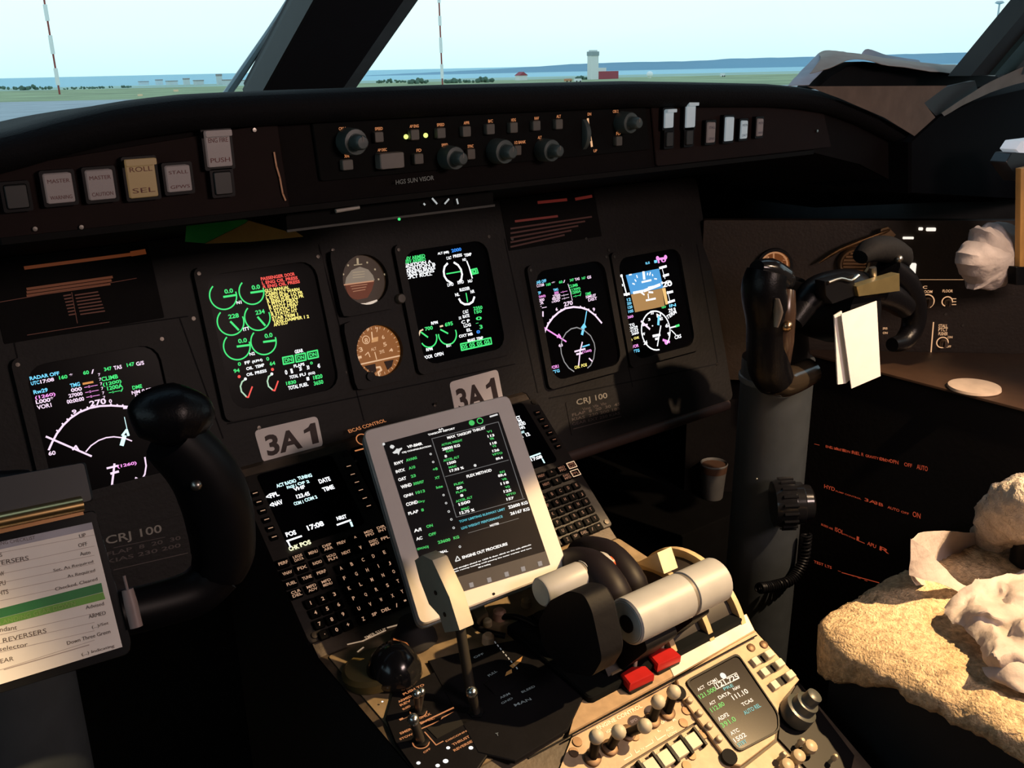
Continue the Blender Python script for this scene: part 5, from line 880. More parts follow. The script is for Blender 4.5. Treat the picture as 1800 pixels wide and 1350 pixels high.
# centre strip between the keypads
t = T('engine_display_control_panel', 'narrow black panel between the keypads with orange legends behind the tablet', 'control panel', CF.P(0, -.1))
M('panel_plate', MB().rr(CF, -.083, .083, -.215, .028, -.003, .0035, .003, .0008), BLACK, t)
b = MB(); F7 = CF.up(.0042); z3 = Zm(620, 690, 6.75)
b.text(F7, 'EICAS CONTROL', z3(-40, 480), z3(400, 345), 7); b.arc(F7, z3(115, 555), z3(45, 560), 0, 360, 2.0); b.pl(F7, [z3(30, 692), z3(150, 660)], 2.6); M('panel_legends', b, EO, t)
for p in (z3(30, 830), (765, 712)): M('panel_screw', MB().lathe(CF.P(*CF.at(*p), .0035), CF.n, [(0, .0022), (.001, .002), (.0011, .0001)], 10), METAL, t)
# ---- white tablet
az, el = radians(-21), radians(41); tn = V((sin(az)*cos(el), -cos(az)*cos(el), sin(el))); tv = (V((0, 0, 1))-tn*tn.z).normalized(); tu = tv.cross(tn)
TF = Fr(V((-.04, -.31, -.178)), tu, tv); TF = Fr(TF.o, TF.u, TF.v)
tl = [(637, 757), (894, 693), (1000, 1000), (739, 1101)]; t = T('tablet_computer', 'white tablet with dark performance page standing on the pedestal', 'tablet', TF.P(*TF.at(870, 1050), -.02))
q = ccw([TF.at(*p) for p in tl]); M('tablet_body', MB().prism(TF, rpoly(q, .010), -.020, 0, .002), TABW, t)
M('case_back', MB().prism(TF, rpoly(scale2(q, 1.012), .012), -.026, -.016, .001), mat('case_blue_grey', (.22, .27, .29), .6), t)
# folding foot of the case that rests on the pedestal
sc_ = M('screen', MB().prism(TF, ccw([TF.at(*p) for p in ((673, 779), (876, 725), (967, 993), (761, 1056))]), 0, .0006), mat('tablet_screen', (.012, .010, .010), .25, spec=.5, emit=(.5, .5, .55), est=.006), t)
F7 = TF.up(.001); F8 = TF.up(.0012); W_ = MB(); G_ = MB(); C_ = MB(); L_ = MB(); I_ = MB()
zA = Zm(620, 690, 3.215); zB = Zm(700, 860, 6.75); zC = Zm(740, 690, 6.75); zD = Zm(620, 690, 6.75)
def tt_(b, Z, k, s, x0, y0, x1, y1, h): b.text(F7, s, Z(x0, y0), Z(x1, y1), h/k*1.06, bold=.04)
for a in (('VP-BMR', 650, 662, 832, 618, 34), ('CRJ CONFIGURATION', 585, 722, 932, 640, 24), ('RWY', 498, 862, 608, 832, 36), ('INTX', 516, 958, 624, 928, 36), ('OAT', 546, 1054, 640, 1028, 38), ('WIND', 578, 1142, 704, 1106, 40), ('QNH', 608, 1246, 718, 1216, 38), ('COND', 638, 1348, 776, 1312, 40), ('TAKEOFF REPORT', 896, 512, 1216, 432, 22), ('6A', 1020, 450, 1082, 436, 20)): tt_(W_, zD, 6.75, *a)
for a in (('AVARS', 636, 820, 766, 784, 32), ('A10', 668, 914, 746, 894, 34), ('23', 694, 1012, 752, 996, 34), ('300/07', 722, 1100, 850, 1068, 34), ('1013', 752, 1206, 860, 1178, 34), ('Dry', 780, 1310, 860, 1292, 32), ('+8', 954, 930, 1012, 914, 32), ('XT', 976, 1030, 1036, 1016, 30), ('kts', 994, 1142, 1072, 1122, 30)): tt_(G_, zD, 6.75, *a)
for a in (('MAX', 316, 552, 414, 526, 32), ('TAKEOFF', 430, 524, 602, 478, 32), ('THRUST', 616, 470, 770, 430, 32), ('28000 KG', 256, 690, 466, 638, 34), ('8', 284, 772, 312, 766, 32), ('1500', 316, 858, 420, 830, 32), ('17.93 %', 344, 946, 512, 902, 32), ('FLEX METHOD', 546, 1012, 842, 932, 34), ('113', 794, 534, 874, 516, 30), ('118', 822, 622, 902, 604, 30), ('126', 850, 708, 932, 690, 30), ('89.4', 892, 802, 974, 782, 30), ('89.4', 918, 1004, 1014, 982, 32), ('118', 948, 1098, 1046, 1076, 32), ('125', 984, 1190, 1076, 1170, 32), ('157', 1018, 1282, 1106, 1262, 32), ('50', 424, 1152, 496, 1136, 32), ('8', 470, 1240, 506, 1230, 32), ('1500', 452, 1345, 588, 1305, 34)): tt_(W_, zC, 6.75, *a)
for a in (('ACTUAL WEIGHT', 246, 634, 494, 574, 26), ('FLAPS', 300, 712, 386, 692, 28), ('ACCEL ALT', 268, 822, 458, 772, 28), ('MAC', 332, 902, 424, 880, 26), ('V1', 784, 480, 842, 468, 26), ('VR', 818, 564, 872, 552, 26), ('V2', 848, 652, 896, 640, 26), ('VFTO', 848, 752, 970, 724, 26), ('N1', 940, 960, 996, 946, 26), ('VR', 962, 1046, 1026, 1032, 26), ('V2', 1000, 1138, 1058, 1124, 26), ('VFTO', 1012, 1232, 1128, 1200, 26), ('FLEX', 396, 1106, 512, 1074, 26), ('FLAPS', 420, 1200, 540, 1164, 26), ('ACCEL ALT', 416, 1306, 614, 1250, 28)): tt_(G_, zC, 6.75, *a)
for a in (('FLAP', 124, 306, 244, 272, 34), ('A/I', 188, 512, 278, 490, 38), ('AC', 216, 608, 290, 590, 36), ('NORMAL', 400, 790, 592, 740, 30), ('ENGINE OUT PROCEDURE', 764, 826, 1300, 660, 34), ('Proceed straight ahead to 1500 ft then climb to the safe altitude', 575, 985, 1578, 662, 20), ('maintain runway heading until passing the outer marker and turn', 592, 1008, 1582, 702, 18), ('left to holding', 952, 936, 1096, 892, 20), ('22600 KG', 1312, 232, 1540, 170, 38), ('26167 KG', 1334, 308, 1562, 246, 38), ('NOTES', 1092, 446, 1198, 416, 26), ('12.75 %', 732, 300, 908, 256, 34)): tt_(W_, zB, 6.75, *a)
for a in (('8', 276, 264, 308, 256, 34), ('ON', 338, 460, 414, 440, 34), ('OFF', 364, 560, 454, 536, 34), ('23600', 474, 648, 622, 610, 36), ('KG', 660, 596, 726, 578, 34), ('GWADJ', 226, 724, 362, 690, 34), ('MAC', 752, 252, 846, 228, 28)): tt_(G_, zB, 6.75, *a)
for a in (('TOW LIMITING RUNWAY LIMIT', 728, 398, 1272, 244, 28), ('LDG WEIGHT PERFORMANCE', 752, 478, 1242, 332, 28)): tt_(C_, zB, 6.75, *a)
I_.poly(F7, [zD(*p) for p in ((440, 640), (455, 620), (482, 624), (498, 642), (478, 668), (448, 660))]); I_.poly(F7, [zD(*p) for p in ((470, 712), (500, 690), (520, 664), (545, 668), (582, 652), (588, 668), (562, 694), (545, 742), (530, 720), (490, 726))]); I_.dot(F7, zD(368, 612), 2.4)
I_.pl(F7, [zB(680, 850), zB(700, 796), zB(736, 838), zB(680, 856)], 1.8)
G_.dot(F7, zC(602, 360), 5.2); G_.arc(F7, zC(700, 336), zC(733, 336), 0, 360, 1.6); I_.pl(F7, [zC(820, 286), zC(905, 260)], 3)
for p in ((642, 865),): I_.dot(F7, zC(*p), 2.6)
for i, p in enumerate(((925, 730), (955, 824), (1078, 1216), (1108, 1312))): I_.arc(F7, zD(*p), zD(p[0]+10, p[1]), 0, 360, 1)
for p in ((600, 264), (630, 358), (658, 458), (732, 682)): I_.arc(F7, zB(*p), zB(p[0]+11, p[1]), 0, 360, 1)
L_.pl(F7, [zC(128, 548), zC(918, 348), zC(1210, 1250)], 1.4); L_.pl(F7, [zC(128, 548), zC(385, 1350)], 1.4); L_.pl(F7, [zC(290, 998), zC(1040, 800)], 1.2); L_.pl(F7, [zB(690, 332), zB(1500, 110)], 1.2); L_.pl(F7, [zB(588, 0), zB(690, 332)], 1.4); L_.pl(F7, [zB(830, 520), zB(1430, 345)], .9)
M('white_text', W_, mat('tablet_text_white', (.02, .02, .02), .6, emit=(.95, .93, .9), est=1.1), sc_); M('green_text', G_, mat('tablet_text_green', (.02, .02, .02), .6, emit=(.08, .75, .16), est=.75), sc_); M('cyan_text', C_, mat('tablet_text_cyan', (.02, .02, .02), .6, emit=(.08, .52, .62), est=.8), sc_)
M('icons', I_, em('tablet_icon', (.9, .9, .88), .8), sc_); M('frame_lines', L_, em('tablet_line', (.2, .2, .2), .6), sc_)
M('bottom_bar', MB().prism(TF, ccw([TF.at(*p) for p in ((753, 1030), (959, 969), (967, 993), (761, 1056))]), .0006, .0009), mat('tablet_bar', (.05, .045, .045), .4, emit=(.5, .45, .42), est=.035), sc_)
b = MB()
for p in ((866, 1135), (1078, 1075), (1284, 1008), (1480, 945), (1680, 882)):
    c = zB(*p); b.poly(F8, [(c[0]-4, c[1]-3), (c[0]+3, c[1]-5), (c[0]+5, c[1]+3), (c[0]-2, c[1]+5)])
M('bar_icons', b, em('tablet_bar_icon', (.42, .38, .37), .6), sc_)
M('camera_lens', MB().rr(TF, *(lambda p: (p[0]-.0016, p[0]+.0016, p[1]-.0016, p[1]+.0016))(TF.at(868, 1044)), 0, .0006, .0015), BLACK, t)
# ---- throttle quadrant
BPL = mat('quadrant_black', (.005, .005, .007), .6, bump=.1, spec=.15); YC, ZQ = -.44, -.405
t = T('throttle_quadrant', 'black throttle quadrant drum in the middle of the pedestal with two rows of grey grips', 'throttle quadrant', (0, YC, -.37))
M('base_plate', MB().prism(AF, ccw([AF.at(*p) for p in ((752, 1168), (850, 1142), (975, 1118), (1110, 1168), (1034, 1212), (998, 1288), (905, 1345), (840, 1330))]), .0016, .006, .001), BPL, t)
def drum(b, x0, x1, r, a0=-12, a1=192, n=28, yc=YC, zc=ZQ):
    pts = [(yc+r*cos(radians(a0+(a1-a0)*i/n)), zc+r*sin(radians(a0+(a1-a0)*i/n))) for i in range(n+1)]; m = len(pts)
    vs = [V((x0, y, z_)) for y, z_ in pts]+[V((x1, y, z_)) for y, z_ in pts]
    return b.add(vs, [tuple(range(m)), tuple(range(2*m-1, m-1, -1))]+[(i, m+i, m+(i+1) % m, (i+1) % m) for i in range(m)])
M('drum_cover', drum(MB(), -.112, .012, .098, zc=ZQ-.050), BPL, t, ang=30)
M('drum_inner', drum(MB(), .012, .232, .090), mat('quadrant_inner', (.012, .009, .008), .5), t, ang=30)
for x in (.108, .172, .232): M('drum_rib', drum(drum(MB(), x-.001, x+.007, .101, 0, 180), x, x+.006, .099, 0, 180), mat('rib_cream', (.50, .38, .22), .4), t, ang=30)
M('side_skirt', MB().rr(AF, -.030, .236, -.333, -.170, .0016, .012, .006, .002), mat('skirt_black', (.003, .004, .005), .8, spec=.1), t)
def lever(parent, xc, w, ytip, ztip, m, h=.020):
    A = V((0, YC, ZQ)); B = V((0, ytip, ztip)); d = (B-A).normalized(); nrm = V((0, -d.z, d.y)); pts = [A-nrm*h, A+nrm*h, B+nrm*h*.8, B+d*.006, B-nrm*h*.8]
    f = Fr((xc-w/2, 0, 0), (0, 1, 0), (0, 0, 1)); return M('lever_arm', MB().prism(f, rpoly([(p.y, p.z) for p in pts], .006), 0, w, .001), m, parent)
def grip(parent, X0, X1, y, z_, r, endm, groove):
    g_ = M('lever_grip', MB().lathe((X0, y, z_), (1, 0, 0), [(0, r*.92), (.002, r), ((X1-X0)*.58, r), ((X1-X0)*.585, r*.93), ((X1-X0)*.62, r*.93), ((X1-X0)*.625, r), (X1-X0-.003, r), (X1-X0, r*.9)], 32), GREYC, parent)
    M('grip_groove', MB().lathe((X0+(X1-X0)*.584, y, z_), (1, 0, 0), [(0, r*.94), ((X1-X0)*.037, r*.94)], 32), mat('groove_grey', (.14, .13, .12), .5), g_)
    M('grip_end_face', MB().lathe((X0+.0005, y, z_), (-1, 0, 0), [(0, r*.90), (.001, r*.86), (.0012, r*.30), (.0013, .0001)], 32), endm, g_); return g_
EF = mat('grip_end_blue_grey', (.42, .48, .50), .5)
L1 = lever(t, .058, .050, -.542, -.292, BPL, .030); L2 = lever(t, .128, .030, -.542, -.292, BPL, .022)
g1 = grip(t, .014, .166, -.543, -.272, .0275, EF, 1); M('takeoff_button', MB().lathe((.0135, -.545, -.273), (-1, 0, 0), [(0, .0105), (.0018, .0105), (.002, .0001)], 20), BLACKM, g1)
L3 = lever(t, .030, .040, -.442, -.275, BPL, .026); g2 = grip(t, -.032, .072, -.446, -.262, .0180, EF, 1)
M('grip_red_tip', MB().cyl((.072, -.446, -.262), (.080, -.446, -.262), .009), mat('tip_orange_red', (.6, .10, .03), .4), g2)
BR = mat('lever_shell_brown', (.008, .006, .009), .5, spec=.2)
SF0 = Fr((-.046, 0, 0), (0, 1, 0), (0, 0, 1)); M('lever_body', MB().prism(SF0, rpoly(ccw([(lambda p: (p.y, p.z))(atX(*p, -.03)) for p in ((964, 1085), (985, 1048), (1020, 1030), (1046, 1036), (1060, 1064), (1070, 1110), (1078, 1150), (1060, 1180), (1010, 1172), (973, 1130))]), .008), 0, .036, .005), BPL, t)
for i, (x, w, y0, y1, zt) in enumerate(((.050, .044, -.49, -.40, -.258), (.098, .040, -.47, -.37, -.268))):
    M('lever_shell', MB().tube([(x, y0, zt-.055), (x, y0+.006, zt-.022), (x, (y0+y1)/2, zt-.004), (x, y1, zt-.020), (x, y1+.01, zt-.06)], [w*.46, w*.52, w*.56, w*.52, w*.45], 16, 1, 4), BR, t)
f = Fr((.165, 0, 0), (0, 1, 0), (0, 0, 1)); 
P = [atX(*p, .17) for p in ((1128, 985), (1166, 967), (1178, 1004))]; b = MB().prism(Fr((.165, 0, 0), (0, 1, 0), (0, 0, 1)), ccw([(p.y, p.z) for p in P]), -.006, .020, .001); M('cream_pointer', b, mat('pointer_cream', (.75, .62, .42), .4), t)
M('rear_cover', drum(MB(), .085, .160, .075, 0, 180, yc=-.345, zc=-.375), mat('cover_tan', (.42, .30, .17), .6), t, ang=30)
F7 = AF.up(.0068); z = Zm(680, 950, 3.375); b = MB()
DF = Fr((0, -.532, -.352), (1, 0, 0), (0, .55, .835))
for s, x0, y0, x1, y1, h in (('FULL', 608, 808, 656, 778, 18), ('OFF', 520, 700, 578, 674, 16), ('8', 782, 806, 816, 790, 34), ('BLEED', 804, 905, 882, 868, 16), ('ARM', 676, 940, 734, 912, 18), ('GND', 684, 972, 750, 938, 16), ('MAN', 762, 985, 860, 945, 22), ('REV', 912, 705, 968, 680, 14), ('T', 650, 1160, 668, 1156, 24)): b.text(F7, s, z(x0, y0), z(x1, y1), h/3.375)
M('quadrant_lettering', b, mat('faint_grey_blue', (.10, .12, .13), .6, emit=(.5, .6, .65), est=.12), t)
b = MB()
for i in range(9): b.pl(F7, [z(640+i*16, 600+i*19), z(646+i*16, 610+i*19)], 2.2)
M('scale_dashes', b, mat('scale_grey', (.3, .32, .33), .6, emit=(.7, .75, .8), est=.15), t)
b = MB(); b.poly(F7, [z(*p) for p in ((690, 838), (710, 780), (740, 762), (744, 790))]); b.poly(F7, [z(*p) for p in ((728, 744), (806, 686), (796, 716), (748, 758))]); M('amber_wedge', b, mat('amber_wedge', (.40, .22, .08), .5, emit=(.8, .4, .12), est=.10), t)
# red fuel cut-off switches
def redsw(label, cx, cy, m_=RED):
    a, b_ = AF.at(cx, cy, .012); t = T('fuel_shutoff_switch', label, 'switch', AF.P(a, b_, 0), 'red fuel shut-off switches')
    M('switch_cap', MB().prism(AF, [(a-.020, b_-.010), (a+.018, b_-.012), (a+.020, b_+.004), (a+.004, b_+.013), (a-.015, b_+.011)], .006, .017, .002), m_, t)
    M('switch_base', MB().rr(AF, a-.020, a+.018, b_-.012, b_+.018, .0032, .007, .002), BLACK, t)
    M('latch_pin', MB().cyl(AF.P(a+.010, b_+.013, .010), AF.P(a+.010, b_+.013, .024), .0028), CREAM, t)
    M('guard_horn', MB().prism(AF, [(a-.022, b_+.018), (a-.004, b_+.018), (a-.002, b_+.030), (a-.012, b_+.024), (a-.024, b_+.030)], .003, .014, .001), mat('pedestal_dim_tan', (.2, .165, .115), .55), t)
redsw('left red fuel shut-off switch on the tan strip, half in shadow', 1118, 1190); redsw('right red fuel shut-off switch beside the bright lit strip', 1166, 1157)
# flap lever
xl = -.150; P = lambda x, y: (lambda p: (p.y, p.z))(atX(x, y, xl))
LF = Fr((xl, 0, 0), (0, 1, 0), (0, 0, 1)); base = AF.at(806, 1140)
t = T('flap_lever', 'tall cream flap lever standing in front of the tablet', 'lever', AF.P(*base))
pts = [P(*p) for p in ((729, 985), (742, 976), (760, 985), (790, 1050), (808, 1108), (782, 1112), (772, 1082), (754, 1062), (738, 1020))]
M('lever_blade', MB().prism(LF, ccw(pts), 0, .020, .0015), CREAM, t)
b = MB(); 
for x, y in ((766, 1042), (782, 1080)): b.lathe(LF.P(*P(x, y), 0), (-1, 0, 0), [(0, .003), (.0008, .0028), (.0009, .0001)], 10)
M('blade_screw', b, mat('dark_screw', (.10, .09, .08), .4, metal=1), t)
q = LF.P(*P(795, 1104), .010); M('lever_shank', MB().cyl(q, V((-.14, q.y-.02, AF.P(0, (q.y-.02+.2)/.9963, .002).z)), .006), mat('shank_olive', (.02, .017, .012), .6), t)
# spoiler knob
c = AF.at(694, 1196); t = T('round_lever_knob', 'large glossy black bell shaped knob at the left edge of the pedestal', 'knob', AF.P(*c))
M('knob_bell', MB().lathe(AF.P(*c, .0016), V((.05, .10, 1)), [(0, .030), (.006, .033), (.018, .032), (.031, .026), (.040, .018), (.045, .010), (.046, .0001)], 32), GLOSS, t)
M('amber_skirt', MB().lathe(AF.P(c[0]-.012, c[1]+.020, .0016), V((-.1, .1, 1)), [(0, .040), (.010, .041), (.014, .036), (.0141, .0001)], 28), mat('olive_skirt', (.12, .09, .03), .4), t)
M('brown_insert', MB().tube([AF.P(c[0]+.010, c[1]+.022, .040), AF.P(c[0]+.022, c[1]+.014, .030), AF.P(c[0]+.027, c[1]+.004, .020)], [.004, .009, .004], 10, .6, 3), mat('insert_brown', (.32, .14, .07), .35), t)
c = AF.at(728, 1128); M('lever_boot', MB().lathe(AF.P(*c, .0016), (0, .1, 1), [(0, .030), (.010, .028), (.02, .020), (.03, .016), (.031, .0001)], 20), mat('boot_black', (.006, .006, .008), .8), label='small black rubber boot under the lower left tablet corner', category='boot')
F7 = AF.up(.0022); z = Zm(500, 1050, 4.5); b = MB(); b.pl(F7, [z(500, 372), z(620, 345), z(800, 262)], 3.4); b.text(F7, 'EMER STOP', z(650, 330), z(810, 252), 8); b.pl(F7, [z(815, 240), z(920, 212)], 4); b.pl(F7, [z(580, 430), z(625, 395)], 3)
t = T('bright_edge_label', 'bright cream edge label below the left keypad', 'label', AF.P(*AF.at(660, 1120))); M('label_marks', b, mat('label_cream', (.7, .55, .4), .5, emit=(1, .7, .45), est=.35), t)
# cables
def cable(label, px, r, hs): M('cable', MB().tube([AF.P(*AF.at(x, y, h), h) for (x, y), h in zip(px, hs)], r, 10, 1, 4), BLACK, label=label, category='cable', group='black cables below the tablet')
cable('upper black cable curling out below the tablet', [(884, 1084), (905, 1084), (930, 1093), (948, 1106), (962, 1122)], .0042, [.008, .014, .012, .008, .006]); cable('lower black cable behind the flap lever', [(828, 1092), (842, 1105), (862, 1112), (888, 1118)], .0038, [.008, .010, .010, .008])
for i, (x, y, r, l) in enumerate(((878, 1080, .009, 'pinkish round plug at the end of the upper cable'), (857, 1092, .006, 'small cream plug left of the pinkish plug'), (925, 1058, .007, 'small tan plug at the lower edge of the tablet'), (858, 1122, .008, 'bright cream tip beside the flap lever base'))):
    c = AF.P(*AF.at(x, y, .008), .0018); M('cable_plug', MB().lathe(c, AF.n, [(0, r), (r*1.2, r*.95), (r*1.6, r*.6), (r*1.61, .0001)], 16), mat('plug_%d' % i, [(.40, .24, .18), (.45, .36, .22), (.34, .26, .16), (.75, .55, .38)][i], .5), label=l, category='plug', group='cable plugs on the pedestal')
M('mount_bracket', MB().prism(AF, ccw([AF.at(*p) for p in ((826, 1085), (850, 1074), (858, 1090), (838, 1104))]), .0018, .012, .002), mat('bracket_olive', (.16, .12, .07), .5), label='small olive bracket under the tablet edge', category='bracket')
# thrust reverser panel
z = Zm(500, 1050, 4.5)
t = T('thrust_reverser_panel', 'black thrust reverser panel with three toggle switches and orange legends', 'switch panel', AF.P(*AF.at(790, 1300)))
M('panel_plate', MB().prism(AF, ccw([AF.at(*z(*p)) for p in ((860, 770), (1240, 590), (1560, 640), (1760, 1060), (1500, 1420), (1150, 1560), (880, 1180), (800, 980))]), .0016, .0052, .001), BPL, t)
F7 = AF.up(.0056); b = MB()
for s, x0, y0, x1, y1, h in (('PUSH TO', 945, 775, 1110, 695, 26), ('ARMED', 905, 835, 1010, 785, 24), ('REV', 920, 862, 1005, 820, 24), ('BLEED', 940, 892, 1000, 862, 20), ('L', 915, 975, 1000, 935, 20), ('UNLK', 1070, 965, 1165, 925, 24), ('FUEL', 1075, 1000, 1190, 960, 20), ('EMER', 920, 1085, 1010, 1045, 24), ('STOW', 915, 1130, 1020, 1085, 22), ('OFF', 1105, 1235, 1160, 1200, 20), ('OFF', 1552, 1005, 1602, 975, 20), ('ON', 1522, 824, 1560, 808, 18), ('THRUST', 1335, 1175, 1470, 1105, 26), ('REVERSER', 1345, 1220, 1515, 1130, 26), ('DISCONN', 1280, 1145, 1445, 1060, 18), ('ARM', 1420, 880, 1475, 850, 24)): b.text(F7, s, z(x0, y0), z(x1, y1), h/4.5, bold=.03)
b.pl(F7, [z(1080, 1000), z(1130, 970), z(1460, 815)], 3.4); b.pl(F7, [z(1085, 1038), z(1240, 972), z(1250, 950), z(1390, 885)], 2.6)
for l in (((1110, 1065), (1200, 1168), (1255, 1138)), ((1400, 905), (1498, 1008), (1450, 1038)), ): b.pl(F7, [z(*p) for p in l], 2.2)
for c in ((1080, 1148), (1060, 905), (1515, 922)): b.arc(F7, z(*c), z(c[0]+62, c[1]-14), 0, 360, 2.2)
M('panel_legends', b, EO, t)
for c, r in (((1295, 1190), 3.6), ((1475, 1190), 4.2), ((1540, 1158), 3), ((1060, 1310), 3.8), ((1275, 1295), 5), ((1212, 1330), 4), ((775, 825), 2), ((1303, 640), 2)): M('light_leak', MB().dot(F7, z(*c), r), em('light_leak_white', (1, 1, .98), 1.1), t)  # glowing dots painted on where light leaks through the panel
M('guard_well', MB().prism(AF, ccw([AF.at(*z(*p)) for p in ((1125, 1068), (1390, 905), (1480, 1005), (1205, 1150))]), .0052, .0060, .0004), mat('well_black', (.003, .003, .003), .9), t)
def toggle(parent, fr, base, tips, h, tipm, rb=.0062, rt=.0030, ball=None, bm=BLACK):
    A = fr.P(*fr.at(*base, .004), .004)
    for tp_ in tips:
        B = fr.P(*fr.at(*tp_, h), h); o = M('toggle_lever', MB().cyl(A, B, rt*.9, rt, 12), bm, parent)
        if ball: M('toggle_ball', MB().sphere(B, ball, 16), tipm, o)
        else: M('toggle_tip', MB().sphere(B, rt*1.25, 12), tipm, o)
    M('toggle_nut', MB().lathe(fr.P(*fr.at(*base, .004), .003), fr.n, [(0, rb), (.004, rb), (.005, rb*.8), (.0051, .0001)], 6 if not ball else 20), SCR if ball else BLACK, parent)
SIL = mat('toggle_silver', (.6, .65, .65), .25, metal=1)
DKT = mat('toggle_dark', (.035, .032, .028), .3)
toggle(t, AF, z(1080, 1145), [z(1018, 968)], .045, SIL, .010, .0055, bm=DKT); toggle(t, AF, z(1060, 905), [z(1045, 765), z(1082, 748)], .040, SIL, .010, .004, bm=DKT); toggle(t, AF, z(1515, 922), [z(1482, 752)], .045, SIL, .010, .0055, bm=DKT)
# engine control panel on the rear slope
z = Zm(940, 1180, 6)
t = T('engine_control_panel', 'tan ENGINE CONTROL panel with five ball tipped toggle switches', 'switch panel', BF.P(*BF.at(1060, 1330)))
M('panel_plate', MB().prism(BF, ccw([BF.at(*z(*p)) for p in ((395, 672), (1420, 125), (1470, 180), (1690, 545), (955, 990), (600, 1240), (230, 1100), (335, 830))]), 0, .003, .0006), TAN, t)
F7 = BF.up(.0034); b = MB()
for s, x0, y0, x1, y1, h in (('ENGINE CONTROL', 668, 622, 1138, 378, 44), ('IGN', 762, 655, 830, 618, 30), ('SPD', 1020, 548, 1088, 512, 30), ('L', 1302, 640, 1330, 628, 24), ('ON', 1340, 560, 1392, 530, 30), ('R', 1462, 530, 1500, 512, 26), ('AUTO', 1390, 640, 1465, 598, 28), ('LOW', 1410, 690, 1505, 640, 28), ('N', 1125, 832, 1152, 818, 20)): b.text(F7, s, z(x0, y0), z(x1, y1), h/6, bold=.03)
for l in (((1270, 690), (1295, 725), (1380, 670)), ((1168, 800), (1250, 752), (1235, 722)), ((1055, 830), (1070, 862), (1105, 838)), ((945, 935), (1025, 890), (1005, 865))): b.pl(F7, [z(*p) for p in l], 1.7)
M('panel_lettering', b, mat('lettering_cream', (.85, .72, .58), .6, emit=(1, .6, .4), est=.12), t)
for ba, tp_ in (((608, 920), (650, 690)), ((790, 810), (885, 640)), ((975, 655), (1160, 578)), ((1240, 520), (1300, 322)), ((1395, 440), (1465, 220))): toggle(t, BF, z(*ba), [z(*tp_)], .034, CREAM, .0095, .0058, .0085)
for p in ((438, 760), (400, 870), (1555, 560), (1585, 430), (1040, 700)): M('panel_screw', MB().lathe(BF.P(*BF.at(*z(*p)), .003), BF.n, [(0, .006), (.0015, .0055), (.0016, .0001)], 14), SCR, t)
t = T('push_button_panel', 'tan panel with a row of cream push buttons at the bottom edge', 'button panel', BF.P(*BF.at(1130, 1400)))
M('panel_plate', MB().prism(BF, ccw([BF.at(*z(*p)) for p in ((965, 1008), (1700, 568), (1830, 740), (2130, 1120), (1500, 1500), (700, 1200))]), 0, .0026, .0006), TAN, t)
for cx, cy in ((1655, 745), (1512, 835), (1365, 925), (1215, 1015)):
    a, b_ = BF.at(*z(cx, cy), .006); o = M('push_button', MB().rr(BF, a-.0085, a+.0085, b_-.009, b_+.008, .003, .011, .001, .001), CREAM, t)
    [M('button_guard', MB().rr(BF, a+q-.0015, a+q+.0015, b_-.012, b_+.012, .0026, .012, 0, .0004), BLACK, o) for q in (-.011, .011)]
for p in ((1760, 680), (1640, 900), (1590, 1010)): M('panel_screw', MB().lathe(BF.P(*BF.at(*z(*p)), .0026), BF.n, [(0, .006), (.0015, .0055), (.0016, .0001)], 14), SCR, t)
b = MB(); F7 = BF.up(.003)
for s, x0, y0, x1, y1, h in (('CONT', 1400, 810, 1480, 765, 22), ('START', 1540, 720, 1640, 665, 22), ('L STOP', 1200, 915, 1330, 840, 22), ('RADIO', 1080, 1000, 1180, 945, 22)): b.text(F7, s, z(x0, y0), z(x1, y1), h/6, bold=.02)
M('panel_lettering', b, mat('lettering_cream', (.85, .72, .58), .6, emit=(1, .6, .4), est=.12), t)
# radio tuning unit
z = Zm(1190, 1130, 6.138)
t = T('radio_tuning_unit', 'bright lit cream radio tuning unit with green frequencies on its dark screen', 'radio', BF.P(*BF.at(1330, 1340)))
M('face_plate', MB().prism(BF, ccw([BF.at(*p, .008) for p in ((1189, 1193), (1326, 1106), (1406, 1194), (1382, 1222), (1371, 1236), (1368, 1262), (1362, 1300), (1302, 1346), (1284, 1342), (1200, 1228))]), 0, .008, .0012), TAN, t)
so = rpoly(ccw([BF.at(*p, .009) for p in ((1207, 1200), (1296, 1152), (1366, 1255), (1367, 1284), (1298, 1320))]), .008)
sc_ = M('screen', MB().prism(BF, so, .0078, .0092, .0006), mat('tuning_screen', (.012, .009, .009), .2), t)
M('screen_rim', MB().hole(BF, scale2(so, 1.045), scale2(so, 1.0), .008, .011), BLACK, t)
F7 = BF.up(.0096); a_ = MB(); g_ = MB(); c_ = MB()
for b, l in ((a_, (('ACT', 218, 528, 292, 486, 34), ('COM1', 328, 470, 428, 412, 38), ('121.725', 432, 488, 660, 384, 56), ('DATA', 445, 618, 572, 556, 40), ('NAV', 602, 522, 676, 488, 34), ('111.10', 600, 622, 762, 542, 56), ('ACT', 346, 682, 412, 648, 34), ('TCAS', 698, 692, 814, 632, 40), ('ADF2', 442, 852, 552, 790, 44), ('ATC', 576, 1006, 664, 958, 42), ('1502', 616, 1082, 740, 1010, 50))), (g_, (('121.500', 240, 612, 416, 516, 50), ('112.80', 366, 756, 506, 676, 50), ('391.0', 480, 924, 630, 842, 56))), (c_, (('PRE', 498, 520, 600, 474, 34), ('AUTO REL', 722, 784, 896, 692, 46), ('STBY', 656, 1128, 746, 1076, 42)))):
    for s, x0, y0, x1, y1, h in l: b.text(F7, s, z(x0+14, y0-6), z(x1+14, y1-6), h/6.138, bold=.02)
a_.pl(F7, [z(*p) for p in ((428, 500), (672, 380), (640, 322), (396, 442))], 1.2, closed=True)
